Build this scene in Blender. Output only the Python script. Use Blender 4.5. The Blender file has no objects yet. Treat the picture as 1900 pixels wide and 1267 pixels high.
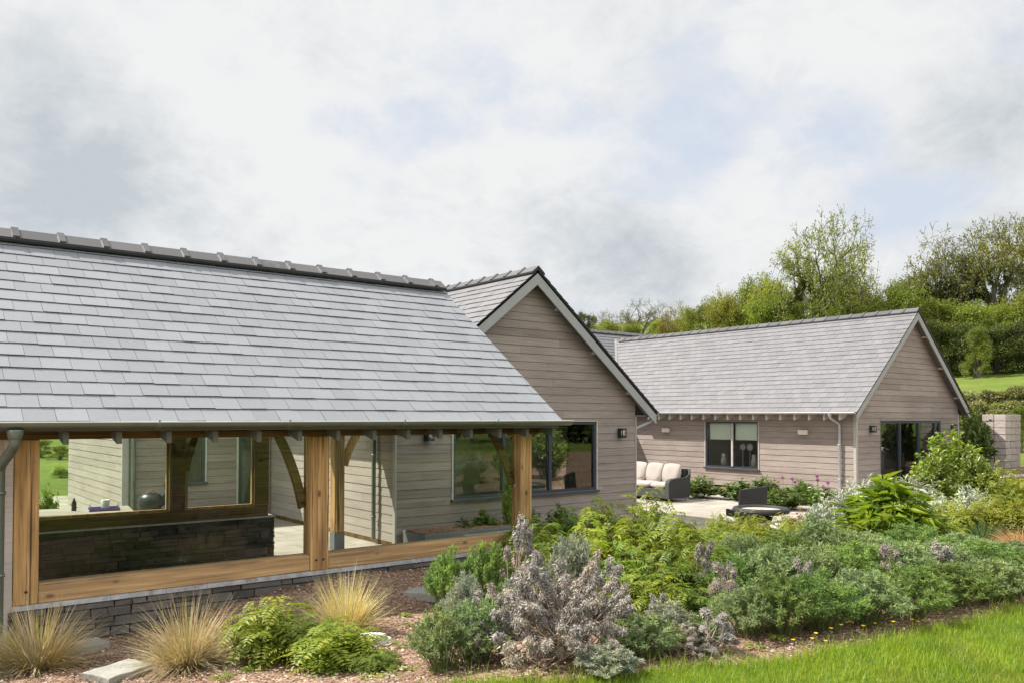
import bpy, math, random
import numpy as np
from mathutils import Vector, Matrix
PI = math.pi
SC = bpy.context.scene
COL = SC.collection
R = math.radians
EYE = 2.258

# ------------------------------------------------------------------ camera
FPX, TH, PIT, ROLL, HOR = 1535.85, R(52.07), R(1.03), R(0.13), 774.9
cd = bpy.data.cameras.new('camera')
cam = bpy.data.objects.new('camera', cd)
COL.objects.link(cam)
cd.sensor_width = 36.0
cd.lens = 36.0 * FPX / 1900.0
cd.shift_y = (HOR - FPX * math.tan(PIT) - 633.5) / 1900.0
cd.clip_start, cd.clip_end = 0.1, 3000.0
fw = Vector((math.cos(TH) * math.cos(PIT), math.sin(TH) * math.cos(PIT), math.sin(PIT)))
cam.matrix_world = Matrix.Translation((0, 0, EYE)) @ fw.to_track_quat('-Z', 'Y').to_matrix().to_4x4() @ Matrix.Rotation(ROLL, 4, 'Z')
SC.camera = cam
SC.render.resolution_x, SC.render.resolution_y = 1024, 682

# ------------------------------------------------------------------ exposure, sky, sun
SC.view_settings.view_transform = 'Standard'
SC.view_settings.look = 'None'
SC.view_settings.exposure = 0.85
SC.view_settings.gamma = 1.0
SC.view_settings.use_curve_mapping = False
SUNV = Vector((-0.55, 0.58, 1.0)).normalized()          # towards the sun: behind the house, to the left
SUN_EL = math.asin(SUNV.z)
SUN_AZ = math.atan2(SUNV.x, SUNV.y)
sl = bpy.data.lights.new('sun', 'SUN')
sl.energy, sl.angle, sl.color = 4.6, R(0.6), (1.0, 0.95, 0.87)
so = bpy.data.objects.new('sun', sl)
COL.objects.link(so)
so.rotation_euler = SUNV.to_track_quat('Z', 'Y').to_euler()
so.location = (0, 0, 60)


def pxdir(x, y):
    u = (x - 950) / FPX
    v = (HOR - y) / FPX
    s, c = math.sin(TH), math.cos(TH)
    return Vector((u * s + c, -u * c + s, v)).normalized()


def build_world():
    w = bpy.data.worlds.new('World')
    SC.world = w
    w.use_nodes = True
    nt = w.node_tree
    nt.nodes.clear()
    N, L = nt.nodes.new, nt.links.new

    def math_(op, a, b=None, clamp=False):
        n = N('ShaderNodeMath'); n.operation = op; n.use_clamp = clamp
        for i, q in enumerate((a, b)):
            if q is None: continue
            if isinstance(q, (int, float)): n.inputs[i].default_value = q
            else: L(q, n.inputs[i])
        return n.outputs[0]

    def mixc(f, a, b):
        n = N('ShaderNodeMix'); n.data_type = 'RGBA'
        for s, q in ((n.inputs['Factor'], f), (n.inputs[6], a), (n.inputs[7], b)):
            if isinstance(q, (int, float)): s.default_value = q
            elif isinstance(q, tuple): s.default_value = (*q, 1)
            else: L(q, s)
        return n.outputs[2]

    def smooth(v, a, b):
        n = N('ShaderNodeMapRange'); n.interpolation_type = 'SMOOTHSTEP'
        L(v, n.inputs[0]); n.inputs[1].default_value = a; n.inputs[2].default_value = b
        return n.outputs[0]
    out = N('ShaderNodeOutputWorld'); bg = N('ShaderNodeBackground')
    sky = N('ShaderNodeTexSky'); sky.sky_type = 'NISHITA'; sky.sun_disc = False
    sky.sun_elevation, sky.sun_rotation = SUN_EL, SUN_AZ
    sky.air_density, sky.dust_density, sky.ozone_density = 1.0, 1.5, 1.0
    tc = N('ShaderNodeTexCoord')
    d = tc.outputs['Generated']
    sep = N('ShaderNodeSeparateXYZ'); L(d, sep.inputs[0])
    zz = math_('MAXIMUM', math_('ADD', sep.outputs[2], 0.5), 0.2)
    px, py = math_('DIVIDE', sep.outputs[0], zz), math_('DIVIDE', sep.outputs[1], zz)
    cmb = N('ShaderNodeCombineXYZ'); L(px, cmb.inputs[0]); L(py, cmb.inputs[1])

    def noise(scale, detail, rough, dist, off):
        mp = N('ShaderNodeMapping'); mp.inputs['Location'].default_value = off
        L(cmb.outputs[0], mp.inputs['Vector'])
        n = N('ShaderNodeTexNoise'); n.inputs['Scale'].default_value = scale; n.inputs['Detail'].default_value = detail
        n.inputs['Roughness'].default_value = rough; n.inputs['Distortion'].default_value = dist
        L(mp.outputs[0], n.inputs['Vector'])
        return n.outputs['Fac']
    n4 = noise(24.0, 6, 0.62, 0.1, (4.4, 8.1, 0))
    n1 = noise(3.4, 9, 0.58, 0.15, (3.1, 0.7, 0))
    n2 = noise(3.6, 9, 0.6, 0.5, (7.7, 2.3, 0))
    n3 = noise(8.0, 8, 0.62, 0.4, (1.2, 5.3, 0))

    def blobs(lst):
        tot = None
        for (x, y, r, wgt) in lst:
            c = pxdir(x, y)
            vm = N('ShaderNodeVectorMath'); vm.operation = 'DISTANCE'
            L(d, vm.inputs[0]); vm.inputs[1].default_value = c
            f = math_('MULTIPLY', smooth(vm.outputs['Value'], r, 0.0), wgt)
            tot = f if tot is None else math_('ADD', tot, f)
        return tot
    # where the cloud breaks open to blue, and where its base is grey
    gap = blobs([(1150, 150, .2, .3), (1580, 330, .12, .75), (1330, 250, .13, .4), (880, 120, .12, .25), (1700, 370, .1, .6), (1500, 180, .12, .3), (1450, 520, .1, .25)])
    grey = blobs([(250, 310, .22, .62), (90, 230, .16, .45), (1080, 480, .19, .6), (820, 370, .12, .3), (1200, 480, .1, .35), (1880, 240, .16, .7), (640, 110, .14, .28), (60, 400, .12, .35), (560, 460, .12, .15), (620, 270, .26, -.55), (1000, 270, .2, -.5), (1380, 340, .16, -.45), (300, 50, .2, -.45), (330, 420, .1, -.35), (1650, 90, .22, -.3)])
    g1 = math_('MULTIPLY', math_('SUBTRACT', n1, 0.5), 1.6)
    gapf = smooth(math_('ADD', gap, math_('ADD', math_('MULTIPLY', g1, -1.5), math_('MULTIPLY', math_('SUBTRACT', n3, 0.5), -0.7))), 0.1, 0.75)
    bill = math_('SUBTRACT', 1.0, math_('ABSOLUTE', math_('SUBTRACT', math_('MULTIPLY', n3, 2.0), 1.0)))
    t = math_('ADD', math_('MULTIPLY', grey, 0.85), math_('MULTIPLY', math_('SUBTRACT', n2, 0.5), 1.7))
    t = math_('ADD', t, math_('MULTIPLY', math_('SUBTRACT', n1, 0.5), 0.9))
    t = math_('ADD', t, math_('MULTIPLY', math_('SUBTRACT', bill, 0.8), -0.7))
    t = math_('ADD', t, math_('MULTIPLY', math_('SUBTRACT', n4, 0.5), 0.5))
    skyw = N('ShaderNodeVectorMath'); skyw.operation = 'SCALE'; L(sky.outputs[0], skyw.inputs[0]); skyw.inputs['Scale'].default_value = 0.9
    blue = mixc(0.9, skyw.outputs[0], (3.85, 4.18, 4.75))
    t = math_('ADD', t, 0.27)
    rp = N('ShaderNodeValToRGB'); cr = rp.color_ramp
    cr.elements.new(.5); cr.elements.new(.75)
    for e, (p_, c_) in zip(cr.elements, [(.0, (4.88, 4.92, 4.94)), (.3, (4.45, 4.55, 4.64)), (.62, (3.8, 4.0, 4.16)), (1.0, (3.12, 3.4, 3.64))]): e.position = p_; e.color = (*c_, 1)
    L(t, rp.inputs[0]); cloud = rp.outputs[0]
    col = mixc(gapf, cloud, blue)
    # sky behind the camera brightened, added as fill for the shaded fronts
    dt = N('ShaderNodeVectorMath'); dt.operation = 'DOT_PRODUCT'; L(d, dt.inputs[0]); dt.inputs[1].default_value = Vector((-.35, -.85, .25)).normalized()
    fill_gain = math_('ADD', math_('MULTIPLY', smooth(dt.outputs['Value'], -0.1, 0.8), 0.95), 1.0)
    gs = N('ShaderNodeVectorMath'); gs.operation = 'SCALE'; L(col, gs.inputs[0]); L(fill_gain, gs.inputs['Scale'])
    col = gs.outputs[0]
    # below the horizon: dull ground tone
    hz = smooth(sep.outputs[2], -0.06, 0.0)
    col = mixc(hz, (0.9, 1.0, 0.7), col)
    L(col, bg.inputs[0]); bg.inputs[1].default_value = 0.1
    L(bg.outputs[0], out.inputs[0])


build_world()

# ------------------------------------------------------------------ helpers
RNG = np.random.default_rng(7)
rnd = random.Random(11)


def at(px, py, z):
    """world point of photo pixel (px, py) on the plane at height z"""
    v = (py - HOR) / FPX
    dd = (EYE - z) / v
    u = (px - 950) / FPX
    s, c = math.sin(TH), math.cos(TH)
    return (dd * (u * s + c), dd * (-u * c + s), z)


def atd(px, dd, z=0.0):
    u = (px - 950) / FPX
    s, c = math.sin(TH), math.cos(TH)
    return (dd * (u * s + c), dd * (-u * c + s), z)


def sm(t):
    t = np.clip(t, 0, 1)
    return t * t * (3 - 2 * t)


class MB:
    """collects boxes, bars, tubes; build() links them as one mesh object"""

    def __init__(s):
        s.v, s.f, s.m, s.sm = [], [], [], []

    def add(s, vs, fs, mi=0, smooth=False):
        o = len(s.v)
        s.v += [tuple(p) for p in vs]
        for f in fs:
            s.f.append([i + o for i in f]); s.m.append(mi); s.sm.append(smooth)

    def hexa(s, p, mi=0):
        s.add(p, [(3, 2, 1, 0), (4, 5, 6, 7), (0, 1, 5, 4), (1, 2, 6, 5), (2, 3, 7, 6), (3, 0, 4, 7)], mi)

    def box(s, x0, x1, y0, y1, z0, z1, mi=0):
        s.hexa([(x0, y0, z0), (x1, y0, z0), (x1, y1, z0), (x0, y1, z0), (x0, y0, z1), (x1, y0, z1), (x1, y1, z1), (x0, y1, z1)], mi)

    def bbox(s, x0, x1, y0, y1, z0, z1, b=.01, mi=0):
        """box with chamfered vertical and top edges"""
        b = min(b, (x1 - x0) * .45, (y1 - y0) * .45, (z1 - z0) * .45)

        def ring(i, z):
            a = [(x0 + i + b, y0 + i), (x1 - i - b, y0 + i), (x1 - i, y0 + i + b), (x1 - i, y1 - i - b), (x1 - i - b, y1 - i), (x0 + i + b, y1 - i), (x0 + i, y1 - i - b), (x0 + i, y0 + i + b)]
            return [(p[0], p[1], z) for p in a]
        rs = [ring(b, z0), ring(0, z0 + b), ring(0, z1 - b), ring(b, z1)]
        vs = sum(rs, [])
        fs = [tuple(range(7, -1, -1)), tuple(range(24, 32))]
        for k in range(3):
            for i in range(8):
                j = (i + 1) % 8
                fs.append((k * 8 + i, k * 8 + j, k * 8 + 8 + j, k * 8 + 8 + i))
        s.add(vs, fs, mi)

    def tube(s, pts, rad, n=8, mi=0, cap=True, smooth=True):
        pts = [Vector(p) for p in pts]
        if isinstance(rad, (int, float)): rad = [rad] * len(pts)
        vs, fs = [], []
        ref = Vector((0, 0, 1)) if abs((pts[-1] - pts[0]).normalized().z) < .9 else Vector((1, 0, 0))
        for i, p in enumerate(pts):
            t = (pts[min(i + 1, len(pts) - 1)] - pts[max(i - 1, 0)]).normalized()
            a = t.cross(ref).normalized(); b = t.cross(a)
            for k in range(n):
                th = 2 * PI * k / n
                vs.append(p + (a * math.cos(th) + b * math.sin(th)) * rad[i])
        for i in range(len(pts) - 1):
            for k in range(n):
                k2 = (k + 1) % n
                fs.append((i * n + k, i * n + k2, (i + 1) * n + k2, (i + 1) * n + k))
        s.add(vs, fs, mi, smooth)
        if cap:
            s.add(vs[:n], [tuple(range(n))], mi); s.add(vs[-n:], [tuple(range(n - 1, -1, -1))], mi)

    def lathe(s, prof, c, n=20, mi=0, smooth=True):
        vs, fs = [], []
        for r, z in prof:
            for k in range(n):
                th = 2 * PI * k / n
                vs.append((c[0] + r * math.cos(th), c[1] + r * math.sin(th), c[2] + z))
        for i in range(len(prof) - 1):
            for k in range(n):
                k2 = (k + 1) % n
                fs.append((i * n + k, i * n + k2, (i + 1) * n + k2, (i + 1) * n + k))
        s.add(vs, fs, mi, smooth)

    def build(s, name, mats, parent=None):
        me = bpy.data.meshes.new(name)
        me.from_pydata(s.v, [], s.f)
        if not isinstance(mats, (list, tuple)): mats = [mats]
        for m in mats: me.materials.append(m)
        me.polygons.foreach_set('material_index', s.m)
        me.polygons.foreach_set('use_smooth', s.sm)
        me.update()
        return link(name, me, parent)


def link(name, data, parent=None):
    o = bpy.data.objects.new(name, data)
    COL.objects.link(o)
    if parent is not None: o.parent = parent
    return o


def tag(o, label=None, cat=None, group=None, kind=None):
    if label: o['label'] = label
    if cat: o['category'] = cat
    if group: o['group'] = group
    if kind: o['kind'] = kind
    return o


def thing(name, label, cat, loc=(0, 0, 0), rz=0, group=None):
    o = link(name, None)
    o.location = loc; o.rotation_euler = (0, 0, rz); o.empty_display_size = .1
    return tag(o, label, cat, group)


def copy_tree(o, parent=None):
    c = o.copy(); COL.objects.link(c)
    if parent is not None: c.parent = parent
    for ch in list(o.children): copy_tree(ch, c)
    return c


# ---- numpy foliage builders
def np_mesh(name, V, F, mats, MI=None, smooth=False):
    """V (n,3), F (m,k) with constant k"""
    me = bpy.data.meshes.new(name)
    V = np.ascontiguousarray(V, dtype=np.float32); F = np.ascontiguousarray(F, dtype=np.int32)
    k = F.shape[1]
    me.vertices.add(len(V)); me.vertices.foreach_set('co', V.ravel())
    me.loops.add(F.size); me.loops.foreach_set('vertex_index', F.ravel())
    me.polygons.add(len(F)); me.polygons.foreach_set('loop_start', np.arange(len(F), dtype=np.int32) * k)
    if not isinstance(mats, (list, tuple)): mats = [mats]
    for m in mats: me.materials.append(m)
    if MI is not None: me.polygons.foreach_set('material_index', np.asarray(MI, dtype=np.int32))
    if smooth: me.polygons.foreach_set('use_smooth', np.ones(len(F), dtype=bool))
    me.update(calc_edges=True)
    return me


def unit(a):
    return a / (np.linalg.norm(a, axis=-1, keepdims=True) + 1e-9)


def leaves(P, D, Nn, Ln, W, fold=.15, droop=.1, wide=.45):
    """diamond leaves folded on the midrib: two triangles each"""
    n = len(P)
    D = unit(D); S = unit(np.cross(D, Nn)); Nn = np.cross(S, D)
    Ln = np.broadcast_to(np.asarray(Ln, float), (n,))[:, None]; W = np.broadcast_to(np.asarray(W, float), (n,))[:, None]
    a = P
    b = P + D * Ln * wide + S * W * .5 + Nn * W * fold
    c = P + D * Ln - Nn * Ln * droop
    e = P + D * Ln * wide - S * W * .5 + Nn * W * fold
    V = np.stack([a, b, c, e], 1).reshape(-1, 3)
    i = np.arange(n)[:, None] * 4
    F = np.concatenate([i + np.array([[0, 2, 1]]), i + np.array([[0, 3, 2]])], 0)
    return V, F


def blades(P, az, lean, Ln, W, curve, seg=4):
    """arched tapering grass blades; lean = start angle from vertical, curve = extra lean at the tip"""
    n = len(P)
    t = np.linspace(0, 1, seg + 1)
    ang = lean[:, None] + curve[:, None] * t[None] ** 1.3
    st = Ln[:, None] / seg
    dx = np.sin(ang) * st; dz = np.cos(ang) * st
    hx = np.concatenate([np.zeros((n, 1)), np.cumsum(dx[:, :-1], 1)], 1)
    hz = np.concatenate([np.zeros((n, 1)), np.cumsum(dz[:, :-1], 1)], 1)
    ca, sa = np.cos(az)[:, None], np.sin(az)[:, None]
    C = np.stack([P[:, 0:1] + hx * ca, P[:, 1:2] + hx * sa, P[:, 2:3] + hz], -1)
    tw = RNG.uniform(-.9, .9, n)[:, None]
    wd = (W[:, None] * (1 - t[None] ** 1.6 * .93)) * .5
    S = np.stack([-np.sin(az[:, None] + tw) * wd, np.cos(az[:, None] + tw) * wd, np.zeros_like(wd)], -1)
    V = np.stack([C - S, C + S], 2).reshape(-1, 3)
    k = 2 * (seg + 1)
    i = (np.arange(n) * k)[:, None, None]
    q = (np.arange(seg) * 2)[None, :, None] + np.array([0, 1, 3, 2])[None, None]
    return V, (i + q).reshape(-1, 4)


def cat(*VF):
    Vs, Fs, o = [], [], 0
    for V, F in VF:
        Vs.append(V); Fs.append(F + o); o += len(V)
    return np.concatenate(Vs), np.concatenate(Fs)


def segs_mesh(name, S, mat, n=5):
    """S: list of (p0, p1, r0, r1) tapered limbs"""
    P0 = np.array([s[0] for s in S], float); P1 = np.array([s[1] for s in S], float)
    r0 = np.array([s[2] for s in S])[:, None, None]; r1 = np.array([s[3] for s in S])[:, None, None]
    T = unit(P1 - P0)
    ref = np.where(np.abs(T[:, 2:3]) < .9, np.array([[0, 0, 1.]]), np.array([[1., 0, 0]]))
    A = unit(np.cross(T, ref)); B = np.cross(T, A)
    th = np.arange(n) * 2 * PI / n
    ring = A[:, None] * np.cos(th)[None, :, None] + B[:, None] * np.sin(th)[None, :, None]
    V = np.concatenate([P0[:, None] + ring * r0, P1[:, None] + ring * r1], 1).reshape(-1, 3)
    k = np.arange(n); k2 = (k + 1) % n
    q = np.stack([k, k2, k2 + n, k + n], -1)
    F = (np.arange(len(S)) * 2 * n)[:, None, None] + q[None]
    return np_mesh(name, V, F.reshape(-1, 4), mat, smooth=True)


def sphere_dirs(n, up=0.0):
    v = RNG.normal(size=(n, 3)); v[:, 2] += up
    return unit(v)


# ------------------------------------------------------------------ materials
def node_mat(name):
    m = bpy.data.materials.new(name); m.use_nodes = True
    nt = m.node_tree; b = nt.nodes['Principled BSDF']
    return m, nt, b, nt.nodes.new, nt.links.new


def ramp(nt, fac, stops):
    r = nt.nodes.new('ShaderNodeValToRGB'); cr = r.color_ramp
    while len(cr.elements) < len(stops): cr.elements.new(.5)
    for e, (p, c) in zip(cr.elements, stops): e.position = p; e.color = (*c, 1)
    nt.links.new(fac, r.inputs[0])
    return r.outputs[0]


def mixrgb(nt, f, a, b, mode='MIX'):
    n = nt.nodes.new('ShaderNodeMix'); n.data_type = 'RGBA'; n.blend_type = mode
    for s, q in ((n.inputs['Factor'], f), (n.inputs[6], a), (n.inputs[7], b)):
        if isinstance(q, (int, float)): s.default_value = q
        elif isinstance(q, tuple): s.default_value = (*q, 1)
        else: nt.links.new(q, s)
    return n.outputs[2]


def noise_n(nt, vec, scale, detail=4, rough=.55, mapscale=None, loc=(0, 0, 0), dist=0):
    if mapscale is not None:
        mp = nt.nodes.new('ShaderNodeMapping'); mp.inputs['Scale'].default_value = mapscale; mp.inputs['Location'].default_value = loc
        nt.links.new(vec, mp.inputs['Vector']); vec = mp.outputs[0]
    n = nt.nodes.new('ShaderNodeTexNoise'); n.inputs['Scale'].default_value = scale
    n.inputs['Detail'].default_value = detail; n.inputs['Roughness'].default_value = rough; n.inputs['Distortion'].default_value = dist
    nt.links.new(vec, n.inputs['Vector'])
    return n.outputs['Fac']


def ocoord(nt):
    return nt.nodes.new('ShaderNodeTexCoord').outputs['Object']


def wcoord(nt):
    return nt.nodes.new('ShaderNodeNewGeometry').outputs['Position']


def island(nt):
    return nt.nodes.new('ShaderNodeNewGeometry').outputs['Random Per Island']


def bump(nt, b, h, strength=.3, dist=.01):
    n = nt.nodes.new('ShaderNodeBump'); n.inputs['Strength'].default_value = strength; n.inputs['Distance'].default_value = dist
    nt.links.new(h, n.inputs['Height']); nt.links.new(n.outputs[0], b.inputs['Normal'])


def plain(name, col, rough=.5, metal=0.0, var=.12, scale=6.0, bmp=0.0, spec=.5):
    m, nt, b, N, L = node_mat(name)
    f = noise_n(nt, ocoord(nt), scale, 5, .6)
    lo = tuple(c * (1 - var) for c in col); hi = tuple(min(1, c * (1 + var)) for c in col)
    L(ramp(nt, f, [(.3, lo), (.7, hi)]), b.inputs['Base Color'])
    b.inputs['Roughness'].default_value = rough; b.inputs['Metallic'].default_value = metal
    b.inputs['Specular IOR Level'].default_value = spec
    if bmp: bump(nt, b, noise_n(nt, ocoord(nt), scale * 8, 4, .6), bmp, .004)
    return m


def slate_mat(name, c0, c1, rough=.42):
    m, nt, b, N, L = node_mat(name)
    P = wcoord(nt)
    base = ramp(nt, island(nt), [(0, c0), (.5, tuple((x + y) / 2 for x, y in zip(c0, c1))), (1, c1)])
    st = noise_n(nt, P, 1.3, 6, .6, (1, 1, 1))
    fine = noise_n(nt, P, 38, 5, .6)
    lich = ramp(nt, noise_n(nt, P, 2.2, 8, .75, None), [(.6, (0, 0, 0)), (.74, (.5, .5, .5))])
    base = mixrgb(nt, lich, base, (.3, .29, .235))
    c = mixrgb(nt, .18, base, ramp(nt, st, [(.35, (.55, .56, .58)), (.65, (1, 1, 1))]), 'MULTIPLY')
    c = mixrgb(nt, .2, c, ramp(nt, fine, [(.35, (.6, .6, .6)), (.65, (1, 1, 1))]), 'MULTIPLY')
    L(c, b.inputs['Base Color'])
    rr = N('ShaderNodeMapRange'); L(island(nt), rr.inputs[0]); rr.inputs[3].default_value = rough - .03; rr.inputs[4].default_value = rough + .06
    L(rr.outputs[0], b.inputs['Roughness'])
    bump(nt, b, fine, .25, .004)
    return m


def clad_mat(name, lo, mid, hi, pitch_z=26):
    """weathered horizontal boards: tone per board, grain drawn out along the wall"""
    m, nt, b, N, L = node_mat(name)
    P = wcoord(nt)
    sep = N('ShaderNodeSeparateXYZ'); L(P, sep.inputs[0])
    ad = N('ShaderNodeMath'); ad.operation = 'ADD'; L(sep.outputs[0], ad.inputs[0]); L(sep.outputs[1], ad.inputs[1])
    cb = N('ShaderNodeCombineXYZ'); L(ad.outputs[0], cb.inputs[0]); L(sep.outputs[2], cb.inputs[2])
    V = cb.outputs[0]
    grain = noise_n(nt, V, 1.0, 8, .62, (1.6, 1, 42))
    grain2 = noise_n(nt, V, 1.0, 6, .6, (7, 1, 150), (3, 1, 2))
    patch = noise_n(nt, V, 1.0, 4, .5, (.55, 1, 1.6), (9, 0, 4))
    base = ramp(nt, island(nt), [(0, lo), (.35, mid), (.75, mid), (1, hi)])
    c = mixrgb(nt, .55, base, ramp(nt, grain, [(.3, tuple(x * .8 for x in lo)), (.5, mid), (.72, hi)]))
    c = mixrgb(nt, .35, c, ramp(nt, grain2, [(.35, (.72, .7, .68)), (.6, (1, 1, 1))]), 'MULTIPLY')
    c = mixrgb(nt, .6, c, ramp(nt, patch, [(.35, (.72, .7, .68)), (.62, (1.05, 1.02, 1.0))]), 'MULTIPLY')
    L(c, b.inputs['Base Color']); b.inputs['Roughness'].default_value = .78; b.inputs['Specular IOR Level'].default_value = .25
    bump(nt, b, grain2, .2, .003)
    return m


def oak_mat(name, vertical, tone=1.0, grey=0.0):
    m, nt, b, N, L = node_mat(name)
    P = wcoord(nt)
    ms = (30, 30, .9) if vertical else (.9, 30, 30)
    g = noise_n(nt, P, 1.0, 8, .62, ms, dist=.6)
    big = noise_n(nt, P, 1.0, 3, .5, (3, 3, .5) if vertical else (.5, 3, 3), (4, 2, 1))
    ck = noise_n(nt, P, 1.0, 5, .6, (34, 34, .5) if vertical else (.5, 34, 34), (1, 7, 3), dist=.3)
    k = tone
    c = ramp(nt, g, [(.3, (.2 * k, .105 * k, .032 * k)), (.47, (.5 * k, .29 * k, .1 * k)), (.58, (.62 * k, .39 * k, .15 * k)), (.74, (.8 * k, .57 * k, .28 * k))])
    c = mixrgb(nt, .6, c, ramp(nt, big, [(.3, (.6, .52, .44)), (.62, (1.08, 1.04, 1.0))]), 'MULTIPLY')
    c = mixrgb(nt, 1.0, c, ramp(nt, ck, [(.365, (.16, .11, .08)), (.39, (1, 1, 1))]), 'MULTIPLY')
    vk = N('ShaderNodeTexVoronoi'); vk.inputs['Scale'].default_value = 1.0
    mk = N('ShaderNodeMapping'); mk.inputs['Scale'].default_value = (5, 5, 2.6) if vertical else (2.6, 5, 5); L(P, mk.inputs['Vector']); L(mk.outputs[0], vk.inputs['Vector'])
    c = mixrgb(nt, 1.0, c, ramp(nt, vk.outputs['Distance'], [(.06, (.3, .2, .13)), (.13, (1, 1, 1))]), 'MULTIPLY')
    stn = noise_n(nt, P, 1.0, 5, .6, (5, 5, 1.2) if vertical else (1.2, 5, 5), (8, 3, 6))
    c = mixrgb(nt, 1.0, c, ramp(nt, stn, [(.3, (.5, .45, .42)), (.5, (.92, .9, .88)), (.7, (1.08, 1.06, 1.04))]), 'MULTIPLY')
    if grey: c = mixrgb(nt, grey, c, (.36, .32, .26))
    L(c, b.inputs['Base Color']); b.inputs['Roughness'].default_value = .7; b.inputs['Specular IOR Level'].default_value = .25
    bump(nt, b, g, .35, .006)
    return m


def stone_mat(name, a, c2, moss=0.0):
    m, nt, b, N, L = node_mat(name)
    P = wcoord(nt)
    base = ramp(nt, island(nt), [(0, a), (.5, tuple((x + y) / 2 for x, y in zip(a, c2))), (1, c2)])
    n1 = noise_n(nt, P, 7, 8, .65)
    n2 = noise_n(nt, P, 40, 6, .65)
    c = mixrgb(nt, .6, base, ramp(nt, n1, [(.3, (.55, .53, .5)), (.7, (1.1, 1.08, 1.05))]), 'MULTIPLY')
    c = mixrgb(nt, .5, c, ramp(nt, n2, [(.3, (.6, .6, .6)), (.65, (1, 1, 1))]), 'MULTIPLY')
    L(c, b.inputs['Base Color']); b.inputs['Roughness'].default_value = .9; b.inputs['Specular IOR Level'].default_value = .2
    bump(nt, b, n2, .7, .012)
    return m


def leaf_mat(name, cols, trans=.35, rough=.45, spec=.35, tcol=None, patch=None):
    """leaf colours vary leaf by leaf and plant by plant; part of the light shines through"""
    m, nt, b, N, L = node_mat(name)
    far_ = 'tree' in name
    n = len(cols)
    c = ramp(nt, island(nt), [(i / max(1, n - 1), q) for i, q in enumerate(cols)])
    oi = N('ShaderNodeObjectInfo')
    hs = N('ShaderNodeHueSaturation')
    mr = N('ShaderNodeMapRange'); L(oi.outputs['Random'], mr.inputs[0]); mr.inputs[3].default_value = .85; mr.inputs[4].default_value = 1.15
    mh = N('ShaderNodeMapRange'); L(oi.outputs['Random'], mh.inputs[0]); mh.inputs[3].default_value = .487; mh.inputs[4].default_value = .51
    L(c, hs.inputs['Color']); L(mr.outputs[0], hs.inputs['Value']); L(mh.outputs[0], hs.inputs['Hue'])
    c = hs.outputs[0]
    drift = noise_n(nt, wcoord(nt), 2.4 if not far_ else .12, 3, .6)
    c = mixrgb(nt, 1.0, c, ramp(nt, drift, [(.36, (.72, .76, .78)), (.5, (1, 1, 1)), (.64, (1.16, 1.1, .95))]), 'MULTIPLY')
    if patch: c = mixrgb(nt, ramp(nt, noise_n(nt, wcoord(nt), 1.3, 5, .7), [(.5, (0, 0, 0)), (.68, (.65, .65, .65))]), c, patch)
    L(c, b.inputs['Base Color']); b.inputs['Roughness'].default_value = rough; b.inputs['Specular IOR Level'].default_value = spec
    if trans > 0:
        tr = N('ShaderNodeBsdfTranslucent')
        tm = N('ShaderNodeMix'); tm.data_type = 'RGBA'; tm.blend_type = 'MULTIPLY'; tm.inputs[0].default_value = 1
        L(c, tm.inputs[6]); tm.inputs[7].default_value = (*(tcol or (1.5, 1.45, .6)), 1)
        L(tm.outputs[2], tr.inputs[0])
        mx = N('ShaderNodeMixShader'); mx.inputs[0].default_value = trans
        L(b.outputs[0], mx.inputs[1]); L(tr.outputs[0], mx.inputs[2])
        L(mx.outputs[0], nt.nodes['Material Output'].inputs[0])
    return m


def glass_mat(name, tint=(.93, .97, .94), refl=1.0):
    """pane: see-through with a tint, mirror reflection that grows at grazing angles"""
    m, nt, b, N, L = node_mat(name)
    nt.nodes.remove(b)
    t = N('ShaderNodeBsdfTransparent'); t.inputs[0].default_value = (*tint, 1)
    g = N('ShaderNodeBsdfGlossy'); g.inputs['Roughness'].default_value = 0.0; g.inputs[0].default_value = (.96, .98, .97, 1)
    fr = N('ShaderNodeFresnel'); fr.inputs[0].default_value = 1.5
    k = N('ShaderNodeMath'); k.operation = 'MULTIPLY'; k.use_clamp = True; L(fr.outputs[0], k.inputs[0]); k.inputs[1].default_value = refl
    mx = N('ShaderNodeMixShader'); L(k.outputs[0], mx.inputs[0]); L(t.outputs[0], mx.inputs[1]); L(g.outputs[0], mx.inputs[2])
    L(mx.outputs[0], nt.nodes['Material Output'].inputs[0])
    return m


def ground_mat():
    m, nt, b, N, L = node_mat('bed_soil')
    P = wcoord(nt)
    n1 = noise_n(nt, P, .9, 6, .6); n2 = noise_n(nt, P, 9, 7, .65); n3 = noise_n(nt, P, 60, 4, .6)
    vo = N('ShaderNodeTexVoronoi'); vo.inputs['Scale'].default_value = 46; L(P, vo.inputs['Vector'])
    c = ramp(nt, vo.outputs['Color'], [(.1, (.14, .09, .06)), (.4, (.28, .19, .135)), (.7, (.38, .28, .215)), (1, (.5, .41, .34))])
    c = mixrgb(nt, .5, c, ramp(nt, n1, [(.35, (.5, .34, .24)), (.6, (1, .92, .85))]), 'MULTIPLY')
    c = mixrgb(nt, .55, c, ramp(nt, n2, [(.3, (.45, .36, .3)), (.62, (1.05, 1, .95))]), 'MULTIPLY')
    L(c, b.inputs['Base Color']); b.inputs['Roughness'].default_value = .95; b.inputs['Specular IOR Level'].default_value = .15
    h = mixrgb(nt, .5, vo.outputs['Distance'], n3)
    bump(nt, b, h, .9, .02)
    return m


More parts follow.
